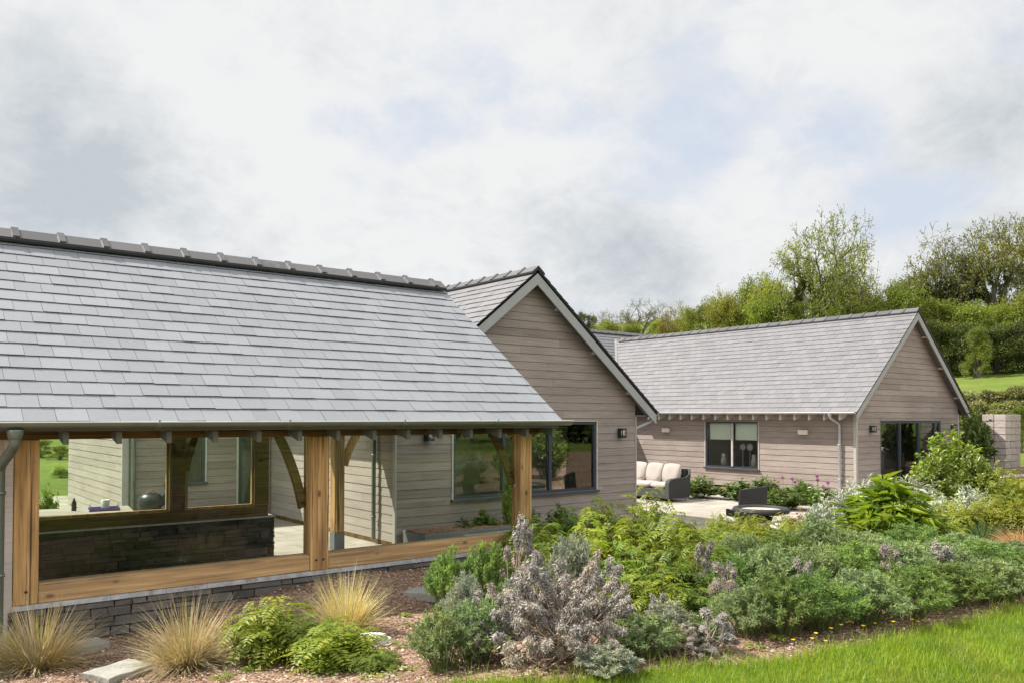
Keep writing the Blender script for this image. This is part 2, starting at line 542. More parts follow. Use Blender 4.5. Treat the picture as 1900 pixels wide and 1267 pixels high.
def turf_mat(name, a, c2, c3, sc=1.0):
    m, nt, b, N, L = node_mat(name)
    P = wcoord(nt)
    n1 = noise_n(nt, P, .25 * sc, 6, .6); n2 = noise_n(nt, P, 3.5 * sc, 6, .7); n3 = noise_n(nt, P, 30 * sc, 4, .7)
    c = ramp(nt, n1, [(.3, a), (.5, c2), (.72, c3)])
    c = mixrgb(nt, .6, c, ramp(nt, n2, [(.3, (.55, .58, .45)), (.65, (1.1, 1.08, .95))]), 'MULTIPLY')
    c = mixrgb(nt, .5, c, ramp(nt, n3, [(.3, (.5, .55, .4)), (.7, (1.1, 1.1, 1))]), 'MULTIPLY')
    L(c, b.inputs['Base Color']); b.inputs['Roughness'].default_value = .9; b.inputs['Specular IOR Level'].default_value = .15
    bump(nt, b, n3, .8, .05)
    return m


def paving_mat():
    m, nt, b, N, L = node_mat('pale_paving')
    P = wcoord(nt)
    br = N('ShaderNodeTexBrick'); L(P, br.inputs['Vector'])
    br.inputs['Scale'].default_value = 1.0; br.inputs['Brick Width'].default_value = .9; br.inputs['Row Height'].default_value = .6
    br.inputs['Mortar Size'].default_value = .011; br.inputs['Mortar Smooth'].default_value = .2; br.offset = .4
    br.inputs['Color1'].default_value = (.42, .385, .335, 1); br.inputs['Color2'].default_value = (.35, .32, .28, 1); br.inputs['Mortar'].default_value = (.24, .215, .18, 1)
    n1 = noise_n(nt, P, 1.6, 7, .6); n2 = noise_n(nt, P, 30, 5, .6)
    c = mixrgb(nt, .8, br.outputs['Color'], ramp(nt, n1, [(.3, (.66, .64, .6)), (.65, (1.06, 1.04, 1.0))]), 'MULTIPLY')
    c = mixrgb(nt, .3, c, ramp(nt, n2, [(.3, (.7, .7, .7)), (.7, (1, 1, 1))]), 'MULTIPLY')
    L(c, b.inputs['Base Color']); b.inputs['Roughness'].default_value = .8; b.inputs['Specular IOR Level'].default_value = .25
    bump(nt, b, br.outputs['Fac'], -.3, .01)
    return m


def wicker_mat(name, a, c2):
    m, nt, b, N, L = node_mat(name)
    P = ocoord(nt)
    w1 = N('ShaderNodeTexWave'); w1.wave_type = 'BANDS'; w1.bands_direction = 'Z'; w1.inputs['Scale'].default_value = 22; w1.inputs['Distortion'].default_value = 1.2; L(P, w1.inputs['Vector'])
    w2 = N('ShaderNodeTexWave'); w2.wave_type = 'BANDS'; w2.bands_direction = 'DIAGONAL'; w2.inputs['Scale'].default_value = 12; L(P, w2.inputs['Vector'])
    f = mixrgb(nt, .4, w1.outputs['Color'], w2.outputs['Color'])
    L(ramp(nt, f, [(.2, a), (.8, c2)]), b.inputs['Base Color']); b.inputs['Roughness'].default_value = .55
    bump(nt, b, f, .6, .01)
    return m


M = {}
M['slate'] = slate_mat('slate', (.238, .247, .265), (.27, .278, .294))  # lighter tone carries the sky sheen of the grazing-lit porch slope
M['slate_sun_offset'] = slate_mat('slate_sun_offset', (.155, .151, .158), (.183, .177, .186), .5)  # pinkish slate, darkened to even out the sun on the house roofs
M['ridge'] = slate_mat('ridge_slate', (.085, .083, .085), (.115, .112, .114), .38)
M['roof_under_gap'] = plain('roof_underside_gap_shade', (.03, .03, .033), .9)  # underside tone, reused as painted shadow gap on the slate edges
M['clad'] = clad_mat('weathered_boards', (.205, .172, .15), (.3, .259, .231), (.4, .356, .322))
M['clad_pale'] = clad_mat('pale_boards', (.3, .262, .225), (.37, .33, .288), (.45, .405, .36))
M['clad_gap'] = plain('board_gap', (.035, .03, .026), .95)
M['cream'] = clad_mat('cream_boards', (.6, .52, .46), (.68, .6, .54), (.76, .69, .63))
M['barge'] = plain('painted_bargeboard', (.285, .295, .285), .55, var=.06, scale=4)
M['trim'] = plain('grey_trim', (.36, .34, .31), .6, var=.08)
M['tail'] = plain('painted_rafter', (.48, .49, .45), .6, var=.1)
M['soffit'] = plain('soffit_boards', (.14, .14, .13), .8)
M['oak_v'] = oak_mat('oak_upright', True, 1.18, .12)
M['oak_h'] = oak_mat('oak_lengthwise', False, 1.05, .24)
M['oak_dark_shade'] = oak_mat('oak_dark_shade', False, .3)  # darker oak copy: shade under the porch roof put into the tone
M['larch'] = oak_mat('yellow_timber', True, 1.1, .12)
M['frame'] = plain('window_frame', (.035, .045, .058), .35, var=.08)
M['sill'] = plain('sill_metal', (.05, .058, .07), .35, var=.08)
M['glass'] = glass_mat('window_glass', (.95, .98, .96), .95)
M['glass_green'] = glass_mat('porch_glass', (.94, .97, .935), .4)
M['gutter'] = plain('gutter_metal', (.2, .21, .185), .36, .6, var=.12, scale=3)
M['rim'] = plain('bead_glint', (.62, .63, .6), .3, .35, var=.05)  # pale tone paints the bright glint along the gutter rim
M['pipe'] = plain('downpipe_metal', (.2, .24, .21), .38, .6, var=.15, scale=4)
M['pipe_pale'] = plain('pale_downpipe', (.42, .44, .46), .4, .5, var=.08)
M['zinc'] = plain('lead_flashing', (.5, .51, .53), .45, .3, var=.3, scale=9)
_nt = M['zinc'].node_tree; _b = _nt.nodes['Principled BSDF']
_r = mixrgb(_nt, ramp(_nt, noise_n(_nt, wcoord(_nt), 5, 6, .7), [(.55, (0, 0, 0)), (.68, (1, 1, 1))]), _b.inputs['Base Color'].links[0].from_socket, (.22, .1, .04))
_nt.links.new(_r, _b.inputs['Base Color'])
M['lead_pale'] = plain('valley_lead', (.2, .2, .205), .5, .0, var=.06)
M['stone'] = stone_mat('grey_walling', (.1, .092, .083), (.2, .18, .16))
M['stone_shaded'] = stone_mat('shaded_walling', (.05, .047, .042), (.12, .108, .094))  # walling darkened to stand for the shadow inside the porch
M['cap'] = stone_mat('pale_coping', (.5, .49, .46), (.62, .6, .56))
M['slab'] = stone_mat('grey_slab', (.33, .33, .3), (.42, .42, .38))
M['paving'] = paving_mat()
M['soil'] = ground_mat()
M['lawn'] = turf_mat('lawn_turf', (.1, .165, .02), (.14, .21, .03), (.19, .24, .05), 2)
M['meadow'] = turf_mat('meadow_turf', (.085, .135, .022), (.135, .185, .035), (.2, .215, .06), .5)
M['plaster'] = plain('interior_plaster', (.6, .58, .53), .9, var=.04)
M['floorb'] = plain('interior_floor', (.3, .22, .15), .5)
M['black'] = plain('black_metal', (.016, .017, .019), .4)
M['lampglass'] = plain('frosted_glass', (.55, .56, .55), .25, var=.05)
M['creambox'] = plain('cream_box', (.62, .54, .46), .5, var=.06)
M['blind'] = plain('roller_blind', (.8, .82, .72), .85, var=.04)
M['wicker'] = wicker_mat('dark_wicker', (.009, .009, .0085), (.034, .034, .032))
M['cushion'] = plain('cream_cushion', (.4, .355, .315), .9, var=.08, scale=3, bmp=.2)
M['concrete'] = plain('pale_concrete', (.42, .385, .345), .85, var=.2, scale=3, bmp=.4)
M['block'] = stone_mat('concrete_block', (.4, .355, .325), (.52, .465, .43))
M['white_rock'] = stone_mat('white_rock', (.62, .6, .55), (.75, .73, .68))
M['plastic'] = plain('white_plastic', (.78, .7, .7), .35, var=.15, scale=9)
M['purple'] = plain('purple_tray', (.16, .10, .3), .4)
M['enamel'] = plain('pale_enamel', (.56, .58, .5), .35)
M['blue'] = plain('blue_cloth', (.02, .04, .065), .85, var=.3, scale=12)
M['bottle'] = plain('dark_bottle', (.02, .018, .02), .2)
M['wood'] = plain('varnished_wood', (.28, .13, .055), .4, var=.3, scale=12)
M['planter'] = plain('slate_planter', (.13, .14, .145), .6, var=.12)
M['bark'] = plain('bark', (.085, .072, .055), .95, var=.4, scale=5, bmp=.5)
M['twig'] = plain('dry_twig', (.36, .28, .2), .9, var=.3, scale=14)
M['stem'] = plain('green_stem', (.12, .15, .04), .7, var=.2)
M['redstem'] = plain('red_stem', (.2, .12, .05), .7, var=.2)
# foliage
M['l_tree'] = leaf_mat('leaf_tree', [(.105, .14, .02), (.165, .205, .03), (.225, .255, .045)], .4)
M['l_tree_y'] = leaf_mat('leaf_tree_yellow', [(.17, .2, .03), (.235, .26, .042), (.3, .31, .065)], .4)
M['l_tree_b'] = leaf_mat('leaf_tree_bronze', [(.15, .12, .03), (.19, .16, .045), (.22, .195, .055)], .35)
M['l_dark'] = leaf_mat('leaf_dark', [(.035, .05, .009), (.06, .08, .014), (.095, .118, .02)], .25)
M['l_conifer'] = leaf_mat('leaf_conifer', [(.016, .028, .012), (.03, .045, .018)], .15)
M['l_hedge'] = leaf_mat('leaf_hedge', [(.13, .15, .035), (.21, .22, .08), (.3, .29, .15), (.08, .10, .02)], .35)
M['l_sorb'] = leaf_mat('leaf_fern_shrub', [(.11, .175, .018), (.18, .255, .026), (.25, .32, .04), (.31, .33, .05)], .42)
M['l_sorb_d'] = leaf_mat('leaf_fern_shrub_deep', [(.08, .14, .02), (.13, .2, .028), (.19, .26, .04)], .4)
M['l_art'] = leaf_mat('leaf_artemisia', [(.19, .26, .12), (.3, .375, .19), (.43, .5, .29)], .45, .77, .15, (1.1, 1.15, .8))
M['l_art_g'] = leaf_mat('leaf_artemisia_green', [(.14, .225, .07), (.23, .33, .115), (.33, .43, .175)], .45, .77, .15, (1.15, 1.2, .7))
M['l_art_s'] = leaf_mat('leaf_artemisia_silver', [(.3, .345, .25), (.43, .47, .36), (.54, .58, .46)], .25, .8, .1, (1, 1, .9))
M['l_dead'] = leaf_mat('leaf_withered', [(.28, .235, .195), (.375, .33, .285), (.46, .42, .38), (.545, .505, .465)], .2, .9, .1, (1, .95, .9))
M['l_grass'] = leaf_mat('blade_straw', [(.5, .39, .22), (.6, .5, .3), (.68, .59, .4), (.44, .39, .14), (.3, .31, .08), (.62, .5, .33)], .3, .6, .2, (1.1, 1, .7))
M['l_grass_r'] = leaf_mat('blade_russet', [(.42, .25, .1), (.5, .32, .14), (.56, .4, .2)], .3, .6, .2, (1.1, 1, .7))
M['l_lawn'] = leaf_mat('blade_lawn', [(.11, .2, .012), (.17, .275, .018), (.235, .34, .026), (.3, .345, .05), (.14, .25, .015)], .4, patch=(.26, .27, .05))
M['l_broad'] = leaf_mat('leaf_broad', [(.08, .14, .018), (.14, .21, .026), (.2, .275, .04), (.26, .31, .06)], .35, .35, .5)
M['l_peony'] = leaf_mat('leaf_peony', [(.05, .095, .018), (.085, .145, .026), (.14, .2, .045)], .3, .3, .6)
M['l_strap'] = leaf_mat('leaf_strap', [(.09, .155, .016), (.15, .225, .022), (.21, .285, .035)], .4, .35, .5)
M['l_silver'] = leaf_mat('leaf_silver', [(.36, .4, .3), (.48, .52, .4), (.56, .59, .48)], .2, .8, .1, (1, 1, .9))
M['l_olive'] = leaf_mat('leaf_olive', [(.13, .18, .022), (.2, .25, .032), (.27, .31, .045), (.3, .31, .055)], .4)
M['l_rust'] = leaf_mat('leaf_rust', [(.16, .10, .03), (.22, .13, .04), (.2, .17, .05)], .35)
M['l_rosemary'] = leaf_mat('leaf_rosemary', [(.04, .085, .02), (.065, .12, .03)], .2)
M['petal'] = leaf_mat('petal_mauve', [(.36, .1, .28), (.48, .16, .4), (.55, .24, .46)], .3, .6, .2, (1, .9, 1))
M['petal_y'] = leaf_mat('petal_yellow', [(.6, .4, .02), (.7, .5, .04)], .2, .6, .2, (1, 1, .8))


# ------------------------------------------------------------------ terrain
def yb(x):
    """back edge of the raised bed: porch wall, then the retaining wall"""
    x = np.asarray(x, float)
    return np.where(x < 6.85, 8.2, np.where(x < 14, 8.35, 8.35 + (x - 14) * .3))


def hill(x, y):
    t = np.maximum(x * .9 + y * .44 - 29, 0)
    return .13 * t * t / (t + 5) + .35 * sm((t - 8) / 20) * np.sin(x * .11) * np.sin(y * .13)


def height(x, y):
    x = np.asarray(x, float); y = np.asarray(y, float)
    h = .42 + .24 * sm((6.4 - y) / 2.6) + .1 * sm((x - 11) / 5) * sm((y - 4) / 2)
    near = sm((y - 6.6) / 1.2)
    h = h * (1 - near) + near * np.where(x < 6.85, .28 + .28 * sm((x - 1.4) / 2.6), .44)
    h = h + .018 * np.sin(x * 3.1 + y * 1.3) * np.sin(y * 2.7 - x)
    h = np.where(y < yb(x), h, 0.0)
    return h + hill(x, y) - .0


def H(x, y):
    return float(height(x, y))


def sheet(xs, ys, fn):
    X, Y = np.meshgrid(xs, ys, indexing='ij')
    V = np.stack([X, Y, fn(X, Y)], -1).reshape(-1, 3)
    nx, ny = len(xs), len(ys)
    i = (np.arange(nx - 1)[:, None] * ny + np.arange(ny - 1)[None]).ravel()
    F = np.stack([i, i + ny, i + ny + 1, i + 1], -1)
    return V, F


def lawn_edge(x):
    return np.interp(x, [-1, 2.2, 2.87, 3.56, 4.6, 5.1, 6.75, 8.2, 16], [5.2, 4.25, 4.05, 3.7, 3.3, 3.16, 2.97, 2.8, 1.2]) + .03 * np.sin(x * 5.1) + .02 * np.sin(x * 11)


xs = np.concatenate([np.linspace(-400, -30, 12), np.linspace(-25, -3, 12), np.arange(-2.5, 26, .16), np.linspace(27, 90, 46), np.linspace(95, 500, 30)])
ys = np.concatenate([np.linspace(-400, -25, 12), np.linspace(-20, -1, 12), np.arange(-.5, 13.4, .16), np.linspace(14, 70, 40), np.linspace(75, 500, 30)])
V, F = sheet(xs, ys, lambda a, b: height(a, b) - .012)
cx = V[F].mean(1)
far = (cx[:, 1] < -5) | (cx[:, 0] > 31) | (cx[:, 1] > 26) | (cx[:, 0] < -6) | ((cx[:, 0] < 4.0) & (cx[:, 1] > 25))
tag(link('ground', np_mesh('ground', V, F, [M['soil'], M['meadow']], far.astype(int), True)), kind='structure')
# lawn sheet a few millimetres over the soil
lx = np.arange(-1, 16, .2); lv = np.linspace(0, 1, 26)
X, T = np.meshgrid(lx, lv, indexing='ij')
Y = -6 + (lawn_edge(X) + 6) * T
V = np.stack([X, Y, height(X, Y) + .004], -1).reshape(-1, 3)
i = (np.arange(len(lx) - 1)[:, None] * len(lv) + np.arange(len(lv) - 1)[None]).ravel()
tag(link('lawn', np_mesh('lawn', V, np.stack([i, i + len(lv), i + len(lv) + 1, i + 1], -1), M['lawn'], smooth=True)), kind='structure')
# patio
mb = MB()
for (x0, x1, y0, y1) in [(-8, 6.9, 8.6, 26.5), (6.9, 21.0, 8.75, 22.2), (21.0, 31, 10.8, 12.8)]:
    nx = max(1, int((x1 - x0) / 3))
    mb.box(x0, x1, y0, y1, -.1, .02)
patio = mb.build('patio', M['paving']); tag(patio, kind='structure')


# ------------------------------------------------------------------ wall, roof builders
def cut(lo, hi, holes):
    """interval minus holes"""
    out = [(lo, hi)]
    for a, b in holes:
        nx = []
        for (p, q) in out:
            if b <= p or a >= q: nx.append((p, q)); continue
            if a > p: nx.append((p, a))
            if b < q: nx.append((b, q))
        out = nx
    return [(p, q) for p, q in out if q - p > .01]


def cladding(mb, axis, plane, out, u0, u1, z0, z1, pitch, openings=(), clip=None, seed=1, gap=.0055):
    """lapped horizontal boards on the plane; openings = (ua, ub, za, zb). Material 0 boards, 1 gap backing"""
    rr = random.Random(seed)

    def P(u, dpt, z):
        return (u, plane + out * dpt, z) if axis == 'x' else (plane + out * dpt, u, z)
    z = z0
    while z < z1 - .01:
        zt = min(z + pitch, z1)
        cuts = sorted({z, zt} | {e for o in openings for e in (o[2], o[3]) if z < e < zt})
        joints = []
        u = u0 + rr.uniform(.4, 4.2)
        while u < u1: joints.append(u); u += rr.uniform(2.6, 4.8)
        tilt = rr.uniform(-.002, .002)
        for a, b in zip(cuts, cuts[1:]):
            if b - a < .004: continue
            bb = b - gap if abs(b - zt) < 1e-6 else b
            lo, hi = (u0, u1) if clip is None else clip(a)
            lo2, hi2 = (u0, u1) if clip is None else clip(b)
            if hi - lo < .03: continue
            hs = [(o[0], o[1]) for o in openings if o[2] < (a + b) / 2 < o[3]]
            for p, q in cut(lo, hi, hs):
                tp, tq = (lo2 if p == lo else p), (hi2 if q == hi else q)
                if tq - tp < .01: tp = tq = (tp + tq) / 2
                mb.hexa([P(p, 0, a), P(q, 0, a), P(q, -.03, a), P(p, -.03, a), P(tp, 0, b), P(tq, 0, b), P(tq, -.03, b), P(tp, -.03, b)], 1)
                for pp, qq in cut(p, q, [(j - .0015, j + .0015) for j in joints]):
                    f0 = .003 + .021 + tilt; f0 = f0 - (a - z) / pitch * .01; f1 = .003 + .021 + tilt - (bb - z) / pitch * .01
                    mb.hexa([P(pp, f0, a), P(qq, f0, a), P(qq, .003, a), P(pp, .003, a), P(max(pp, min(tp, qq)), f1, bb), P(min(qq, max(tq, pp)), f1, bb), P(min(qq, max(tq, pp)), .003, bb), P(max(pp, min(tp, qq)), .003, bb)], 0)
        z = zt


def slates(mb, o, ua, us, length, slope, gauge, width, seed=1, lift=.016, clip=None, mi=0, jw=.0022, th=.008):
    """o: eave corner; ua: unit along eave; us: unit up-slope. Real overlapping slates on a dark deck"""
    rr = random.Random(seed)
    o, ua, us = Vector(o), Vector(ua), Vector(us)
    n = ua.cross(us).normalized()
    if n.z < 0: n = -n
    rows = int(math.ceil(slope / gauge))
    for r in range(rows):
        s0 = r * gauge
        s1 = min(s0 + gauge * 1.12, slope)
        u = -width * (.5 if r % 2 else 0) - rr.uniform(0, .02)
        while u < length:
            w = width * rr.uniform(.97, 1.03)
            a, b = max(u + jw, 0), min(u + w - jw, length)
            u += w
            if b - a < .03: continue
            if clip is not None and not clip(o + ua * ((a + b) / 2) + us * s0): continue
            j = rr.uniform(-.004, .004); l0 = lift + rr.uniform(-.002, .004); k = rr.uniform(-.0012, .0012)
            j2 = j + rr.uniform(-.003, .003)
            q = [o + ua * a + us * (s0 + j) + n * l0, o + ua * b + us * (s0 + j2) + n * (l0 + k), o + ua * b + us * s1 + n * .002, o + ua * a + us * s1 + n * .002]
            k0 = len(mb.m); mb.hexa([p - n * th for p in q] + q, mi); mb.m[k0 + 2] = 1; mb.m[k0 + 3] = 1; mb.m[k0 + 5] = 1  # dark edge faces: broken slate edge plus painted shadow gap


def ridge_tiles(mb, p0, p1, pitch, unit_len=.45, wing=.19, start=.0, collar=True, rise=.052):
    """angular ridge units with a raised collar at each joint"""
    p0, p1 = Vector(p0), Vector(p1)
    L_ = (p1 - p0).length; d = (p1 - p0).normalized()
    side = Vector((0, 0, 1)).cross(d).normalized()
    up = Vector((0, 0, 1))
    cs, sn = math.cos(pitch), math.sin(pitch)

    def vee(a, b, rise, w, th, mi=0):
        for s in (1, -1):
            dn = side * (s * cs) - up * sn
            nn = side * (s * sn) + up * cs
            A, B = p0 + d * a + up * rise, p0 + d * b + up * rise
            q = [A, B, B + dn * w, A + dn * w]
            mb.hexa([x - nn * th for x in q] + q, mi)
    vee(0, L_, rise - .018, wing + .014, .03, 1)
    u = start
    while u < L_ - .02:
        e = min(u + unit_len, L_)
        vee(u + .004, e - .004, rise, wing, .016)
        if collar and e < L_ - .05: vee(e - .035, e + .035, rise + .024, wing + .004, .022)
        u = e


def gable_boards(par, name, axis, pl0, pl1, cu, hw, ztip, zap, wid, mat, drop=.12):
    """pair of bargeboards in the plane between pl0 and pl1 meeting at the apex"""
    sl_ = (zap - ztip) / hw
    for s in (-1, 1):
        mb = MB()
        ztop = lambda t: ztip + (zap - ztip) * (1 - t)      # t=0 apex, 1 tip
        c = wid * math.sqrt(1 + sl_ * sl_)
        pts = [(0, zap), (hw, ztip), (hw, ztip - c * .95), (c * 0, zap - c)]
        # plumb cut at the tip and the apex
        def P(u, pl, z): return (cu + s * u, pl, z) if axis == 'x' else (pl, cu + s * u, z)
        q0 = [P(u, pl0, z) for u, z in pts]; q1 = [P(u, pl1, z) for u, z in pts]
        mb.hexa(q0 + q1)
        mb.build(name, mat, par)


def window(par, axis, plane, out, u0, u1, z0, z1, mull, frame=.055, depth=.07, proud=.012, sill=True, glass='glass', blind=None, name='window', opening=None):
    """frame with mullions, one pane per light, metal sill"""
    def bx(mb, a, b, d0, d1, za, zb, mi=0):
        lo, hi = sorted((plane + out * d0, plane + out * d1))
        if axis == 'x': mb.box(a, b, lo, hi, za, zb, mi)
        else: mb.box(lo, hi, a, b, za, zb, mi)
    mb = MB()
    d0, d1 = -depth, proud
    bx(mb, u0, u1, d0, d1, z1 - frame, z1)
    bx(mb, u0, u1, d0, d1, z0, z0 + frame)
    bx(mb, u0, u0 + frame, d0, d1 - .001, z0 + frame, z1 - frame)
    bx(mb, u1 - frame, u1, d0, d1 - .001, z0 + frame, z1 - frame)
    edges = [u0 + frame]
    for m_ in mull:
        bx(mb, m_ - frame * .62, m_ + frame * .62, d0, d1 + .006, z0 + frame, z1 - frame)
        edges += [m_ - frame * .62, m_ + frame * .62]
    edges.append(u1 - frame)
    # thin inner beads
    fr = mb.build(name, M['frame'], par)
    for k in range(0, len(edges), 2):
        g = MB()
        bx(g, edges[k] + .002, edges[k + 1] - .002, -.03, -.024, z0 + frame + .002, z1 - frame - .002)
        g.build('pane', M[glass], fr)
        if blind:
            b = MB(); bx(b, edges[k] + .02, edges[k + 1] - .02, -.12, -.115, z1 - frame - (z1 - z0) * blind, z1 - frame - .004)
            b.build('blind', M['blind'], fr)
    if sill:
        s = MB(); bx(s, u0 - .05, u1 + .05, -depth, .085, z0 - .045, z0 - .003); s.build('sill', M['sill'], fr)
    return fr


# ------------------------------------------------------------------ the house
house = thing('house', 'single storey timber clad house with slate gabled wings around a patio', 'house', (0, 0, 0))
EAV = EYE + .13          # roof plane height at the tips
BX0, BX1, BY = 7.2303, 13.1536, 12.549
BC = (BX0 + BX1) / 2; BHW = (BX1 - BX0) / 2 + .4; BP = math.tan(.678); BZT = EYE + .12; BZA = BZT + BHW * BP
CX0, CX1, CY = 22.481, 28.898, 12.737
CC = (CX0 + CX1) / 2; CHW = (CX1 - CX0) / 2 + .4; CP = math.tan(.715); CZT = EYE + .198; CZA = CZT + CHW * CP
MY0, MTAN = 21.75, .84       # main range behind: eave line and slope
MZ0 = EYE + .1
MRY = MY0 + 4.35; MRZ = MZ0 + 4.35 * MTAN
LX0, LY0, LY1 = 4.12, 18.1, 23.8

GB = .3
# -- openings
winB = (8.41, 11.99, .775, 2.185)
winC = (16.02, 18.13, .63, 2.16)
doorC = (23.83, 27.66, .03, 2.2)
winBr = (14.2, 17.5, .3, 2.1)  # unseen side window, added to let light into the room
winL = (4.95, 5.74, .88, 2.1)
doorL = (6.46, 7.14, .03, 2.12)

# central wing: gable wall, side walls
mb = MB()
clipB = lambda z: (BX0, BX1) if z < BZT - .42 else (max(BX0, BC - (BZA - .1 - z) / BP), min(BX1, BC + (BZA - .1 - z) / BP))
cladding(mb, 'x', BY, -1, BX0, BX1, .06, BZA - .15, .157, [winB], clipB, 3)
mb.build('wall', [M['clad'], M['clad_gap']], house)
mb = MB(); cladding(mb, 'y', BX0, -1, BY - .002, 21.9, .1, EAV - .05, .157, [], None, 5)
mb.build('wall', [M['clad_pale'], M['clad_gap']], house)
mb = MB(); cladding(mb, 'y', BX1, 1, BY - .002, 22, .06, EAV - .05, .157, [winBr], None, 6)
mb.build('wall', [M['clad'], M['clad_gap']], house)
# corner boards
for (cx_, cy_, zt) in ((BX0, BY, EAV - .1), (BX1, BY, EAV - .1)):
    s = -1 if cx_ == BX0 else 1
    mb = MB(); mb.box(min(cx_, cx_ + s * .032), max(cx_, cx_ + s * .032), BY - .034, BY + .05, .05, zt); mb.build('corner_board', M['trim'], house)
# dark damp course strip under the side wall
mb = MB(); mb.box(BX0 - .02, BX0, BY, 21.9, .02, .098); mb.build('skirting', M['oak_dark_shade'], house)

# right wing
mb = MB(); cladding(mb, 'y', CX0, -1, CY - .002, 22.4, .05, CZT - .02, .18, [winC], None, 8, .0075)
mb.build('wall', [M['clad'], M['clad_gap']], house)
mb = MB()
clipC = lambda z: (CX0, CX1) if z < CZT - .42 else (max(CX0, CC - (CZA - .1 - z) / CP), min(CX1, CC + (CZA - .1 - z) / CP))
cladding(mb, 'x', CY, -1, CX0, CX1, .05, CZA - .15, .172, [doorC], clipC, 9, .0075)
mb.build('wall', [M['clad'], M['clad_gap']], house)
mb = MB(); cladding(mb, 'y', CX1, 1, CY - .002, 22.4, .05, CZT - .02, .18, [], None, 10)
mb.build('wall', [M['clad'], M['clad_gap']], house)
mb = MB(); mb.box(CX0 - .034, CX0 + .06, CY - .036, CY + .05, .05, CZT - .02); mb.build('corner_board', M['trim'], house)
mb = MB(); mb.box(CX1 - .06, CX1 + .034, CY - .036, CY + .05, .05, CZT - .02); mb.build('corner_board', M['trim'], house)

# left rear wing and main range
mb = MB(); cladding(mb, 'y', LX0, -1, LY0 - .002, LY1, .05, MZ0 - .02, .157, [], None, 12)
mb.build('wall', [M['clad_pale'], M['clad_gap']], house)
mb = MB(); cladding(mb, 'x', LY0, -1, LX0, BX0 - .04, .05, MZ0 - .02, .157, [winL, doorL], None, 13)
mb.build('wall', [M['clad'], M['clad_gap']], house)
mb = MB(); mb.box(LX0 - .034, LX0 + .09, LY0 - .036, LY0 + .02, .05, MZ0 - .02); mb.build('corner_board', M['trim'], house)
mb = MB(); cladding(mb, 'x', LY1, 1, LX0, BX0, .05, MZ0, .157, [], None, 14); mb.build('wall', [M['clad'], M['clad_gap']], house)
mb = MB(); cladding(mb, 'x', MY0 + .4, -1, BX1, CX0, .05, MZ0, .18, [], None, 15); mb.build('wall', [M['clad'], M['clad_gap']], house)
mb = MB(); cladding(mb, 'x', MRY + 4, 1, BX0, CX1, .05, MZ0, .3, [], None, 16); mb.build('wall', [M['clad'], M['clad_gap']], house)


# -- roofs
def gable_roof(axis, c, hw, ztip, p, a0, a1, gauge, width, mat, seed, both=True, clip=None, ridge_to=None, name='roof', ridge0=0.0):
    """slates on both slopes plus deck; axis = ridge direction"""
    mb = MB(); ang = math.atan(p); sl_len = hw / math.cos(ang)
    for s in (-1, 1):
        if axis == 'y':
            o = (c + s * hw, a0, ztip); ua = (0, 1, 0); us = (-s * math.cos(ang), 0, math.sin(ang))
        else:
            o = (a0, c + s * hw, ztip); ua = (1, 0, 0); us = (0, -s * math.cos(ang), math.sin(ang))
        o_, ua_, us_ = Vector(o), Vector(ua), Vector(us)
        nn = ua_.cross(us_).normalized(); nn = nn if nn.z > 0 else -nn
        q = [o_ - nn * .006 - us_ * .0 + ua_ * .03, o_ + ua_ * (a1 - a0 - .03) - nn * .006, o_ + ua_ * (a1 - a0 - .03) + us_ * sl_len - nn * .006, o_ + us_ * sl_len - nn * .006 + ua_ * .03]
        mb.hexa([x - nn * .05 for x in q] + q, 1)
        if both or s == -1: slates(mb, o, ua, us, a1 - a0, sl_len, gauge, width, seed + s, clip=clip)
    rf = mb.build(name, [mat, M['roof_under_gap']], house)
    rb = MB(); za = ztip + hw * p
    r1 = ridge_to if ridge_to is not None else a1
    if axis == 'y': ridge_tiles(rb, (c, a0 + ridge0, za - .01), (c, r1, za - .01), ang, .45, .2, 0, True, .085)
    else: ridge_tiles(rb, (a0 + ridge0, c, za - .01), (r1, c, za - .01), ang, .45, .2, 0, True, .085)
    rb.build('ridge_tiles', [M['ridge'], M['roof_under_gap']], rf)
    return rf


OVH = .273
roofB = gable_roof('y', BC, BHW + .05, BZT - .05 * BP + .03, BP, BY - OVH - .03, 25.2, .2, .25, M['slate_sun_offset'], 21, ridge_to=25.0)
roofC = gable_roof('y', CC, CHW + .05, CZT - .05 * CP + .03, CP, CY - OVH - .03, 25.7, .228, .29, M['slate_sun_offset'], 31, ridge_to=25.3)
roofM = gable_roof('x', MRY, 4.35, MZ0, MTAN, BX0 - .5, 30.5, .22, .28, M['slate_sun_offset'], 41, both=False)
roofL = gable_roof('x', 20.95, 3.2, MZ0, .8, LX0 - .35, BX0 + .4, .22, .28, M['slate_sun_offset'], 51, both=False)
# lead valley where the right wing runs into the main range
vb = MB()
v0 = Vector((CX0 - .42, MY0 + .02, MZ0 + .05)); 
def valley(x): 
    zc = CZT + .03 + (x - (CC - CHW)) * CP
    return Vector((x, MY0 + (zc - MZ0) / MTAN, zc + .03))
a, b_ = valley(CC - CHW), valley(CC - .02)
w_ = Vector((.032, -.045, .0))
dirv = (b_ - a).normalized()
vb.hexa([a - w_ + Vector((0, 0, -.05)), a + w_ + Vector((0, 0, -.05)), b_ + w_ + Vector((0, 0, -.05)), b_ - w_ + Vector((0, 0, -.05)), a - w_ + Vector((0, 0, .03)), a + w_ + Vector((0, 0, .03)), b_ + w_ + Vector((0, 0, .03)), b_ - w_ + Vector((0, 0, .03))])
vb.build('valley_flashing', M['lead_pale'], roofC)

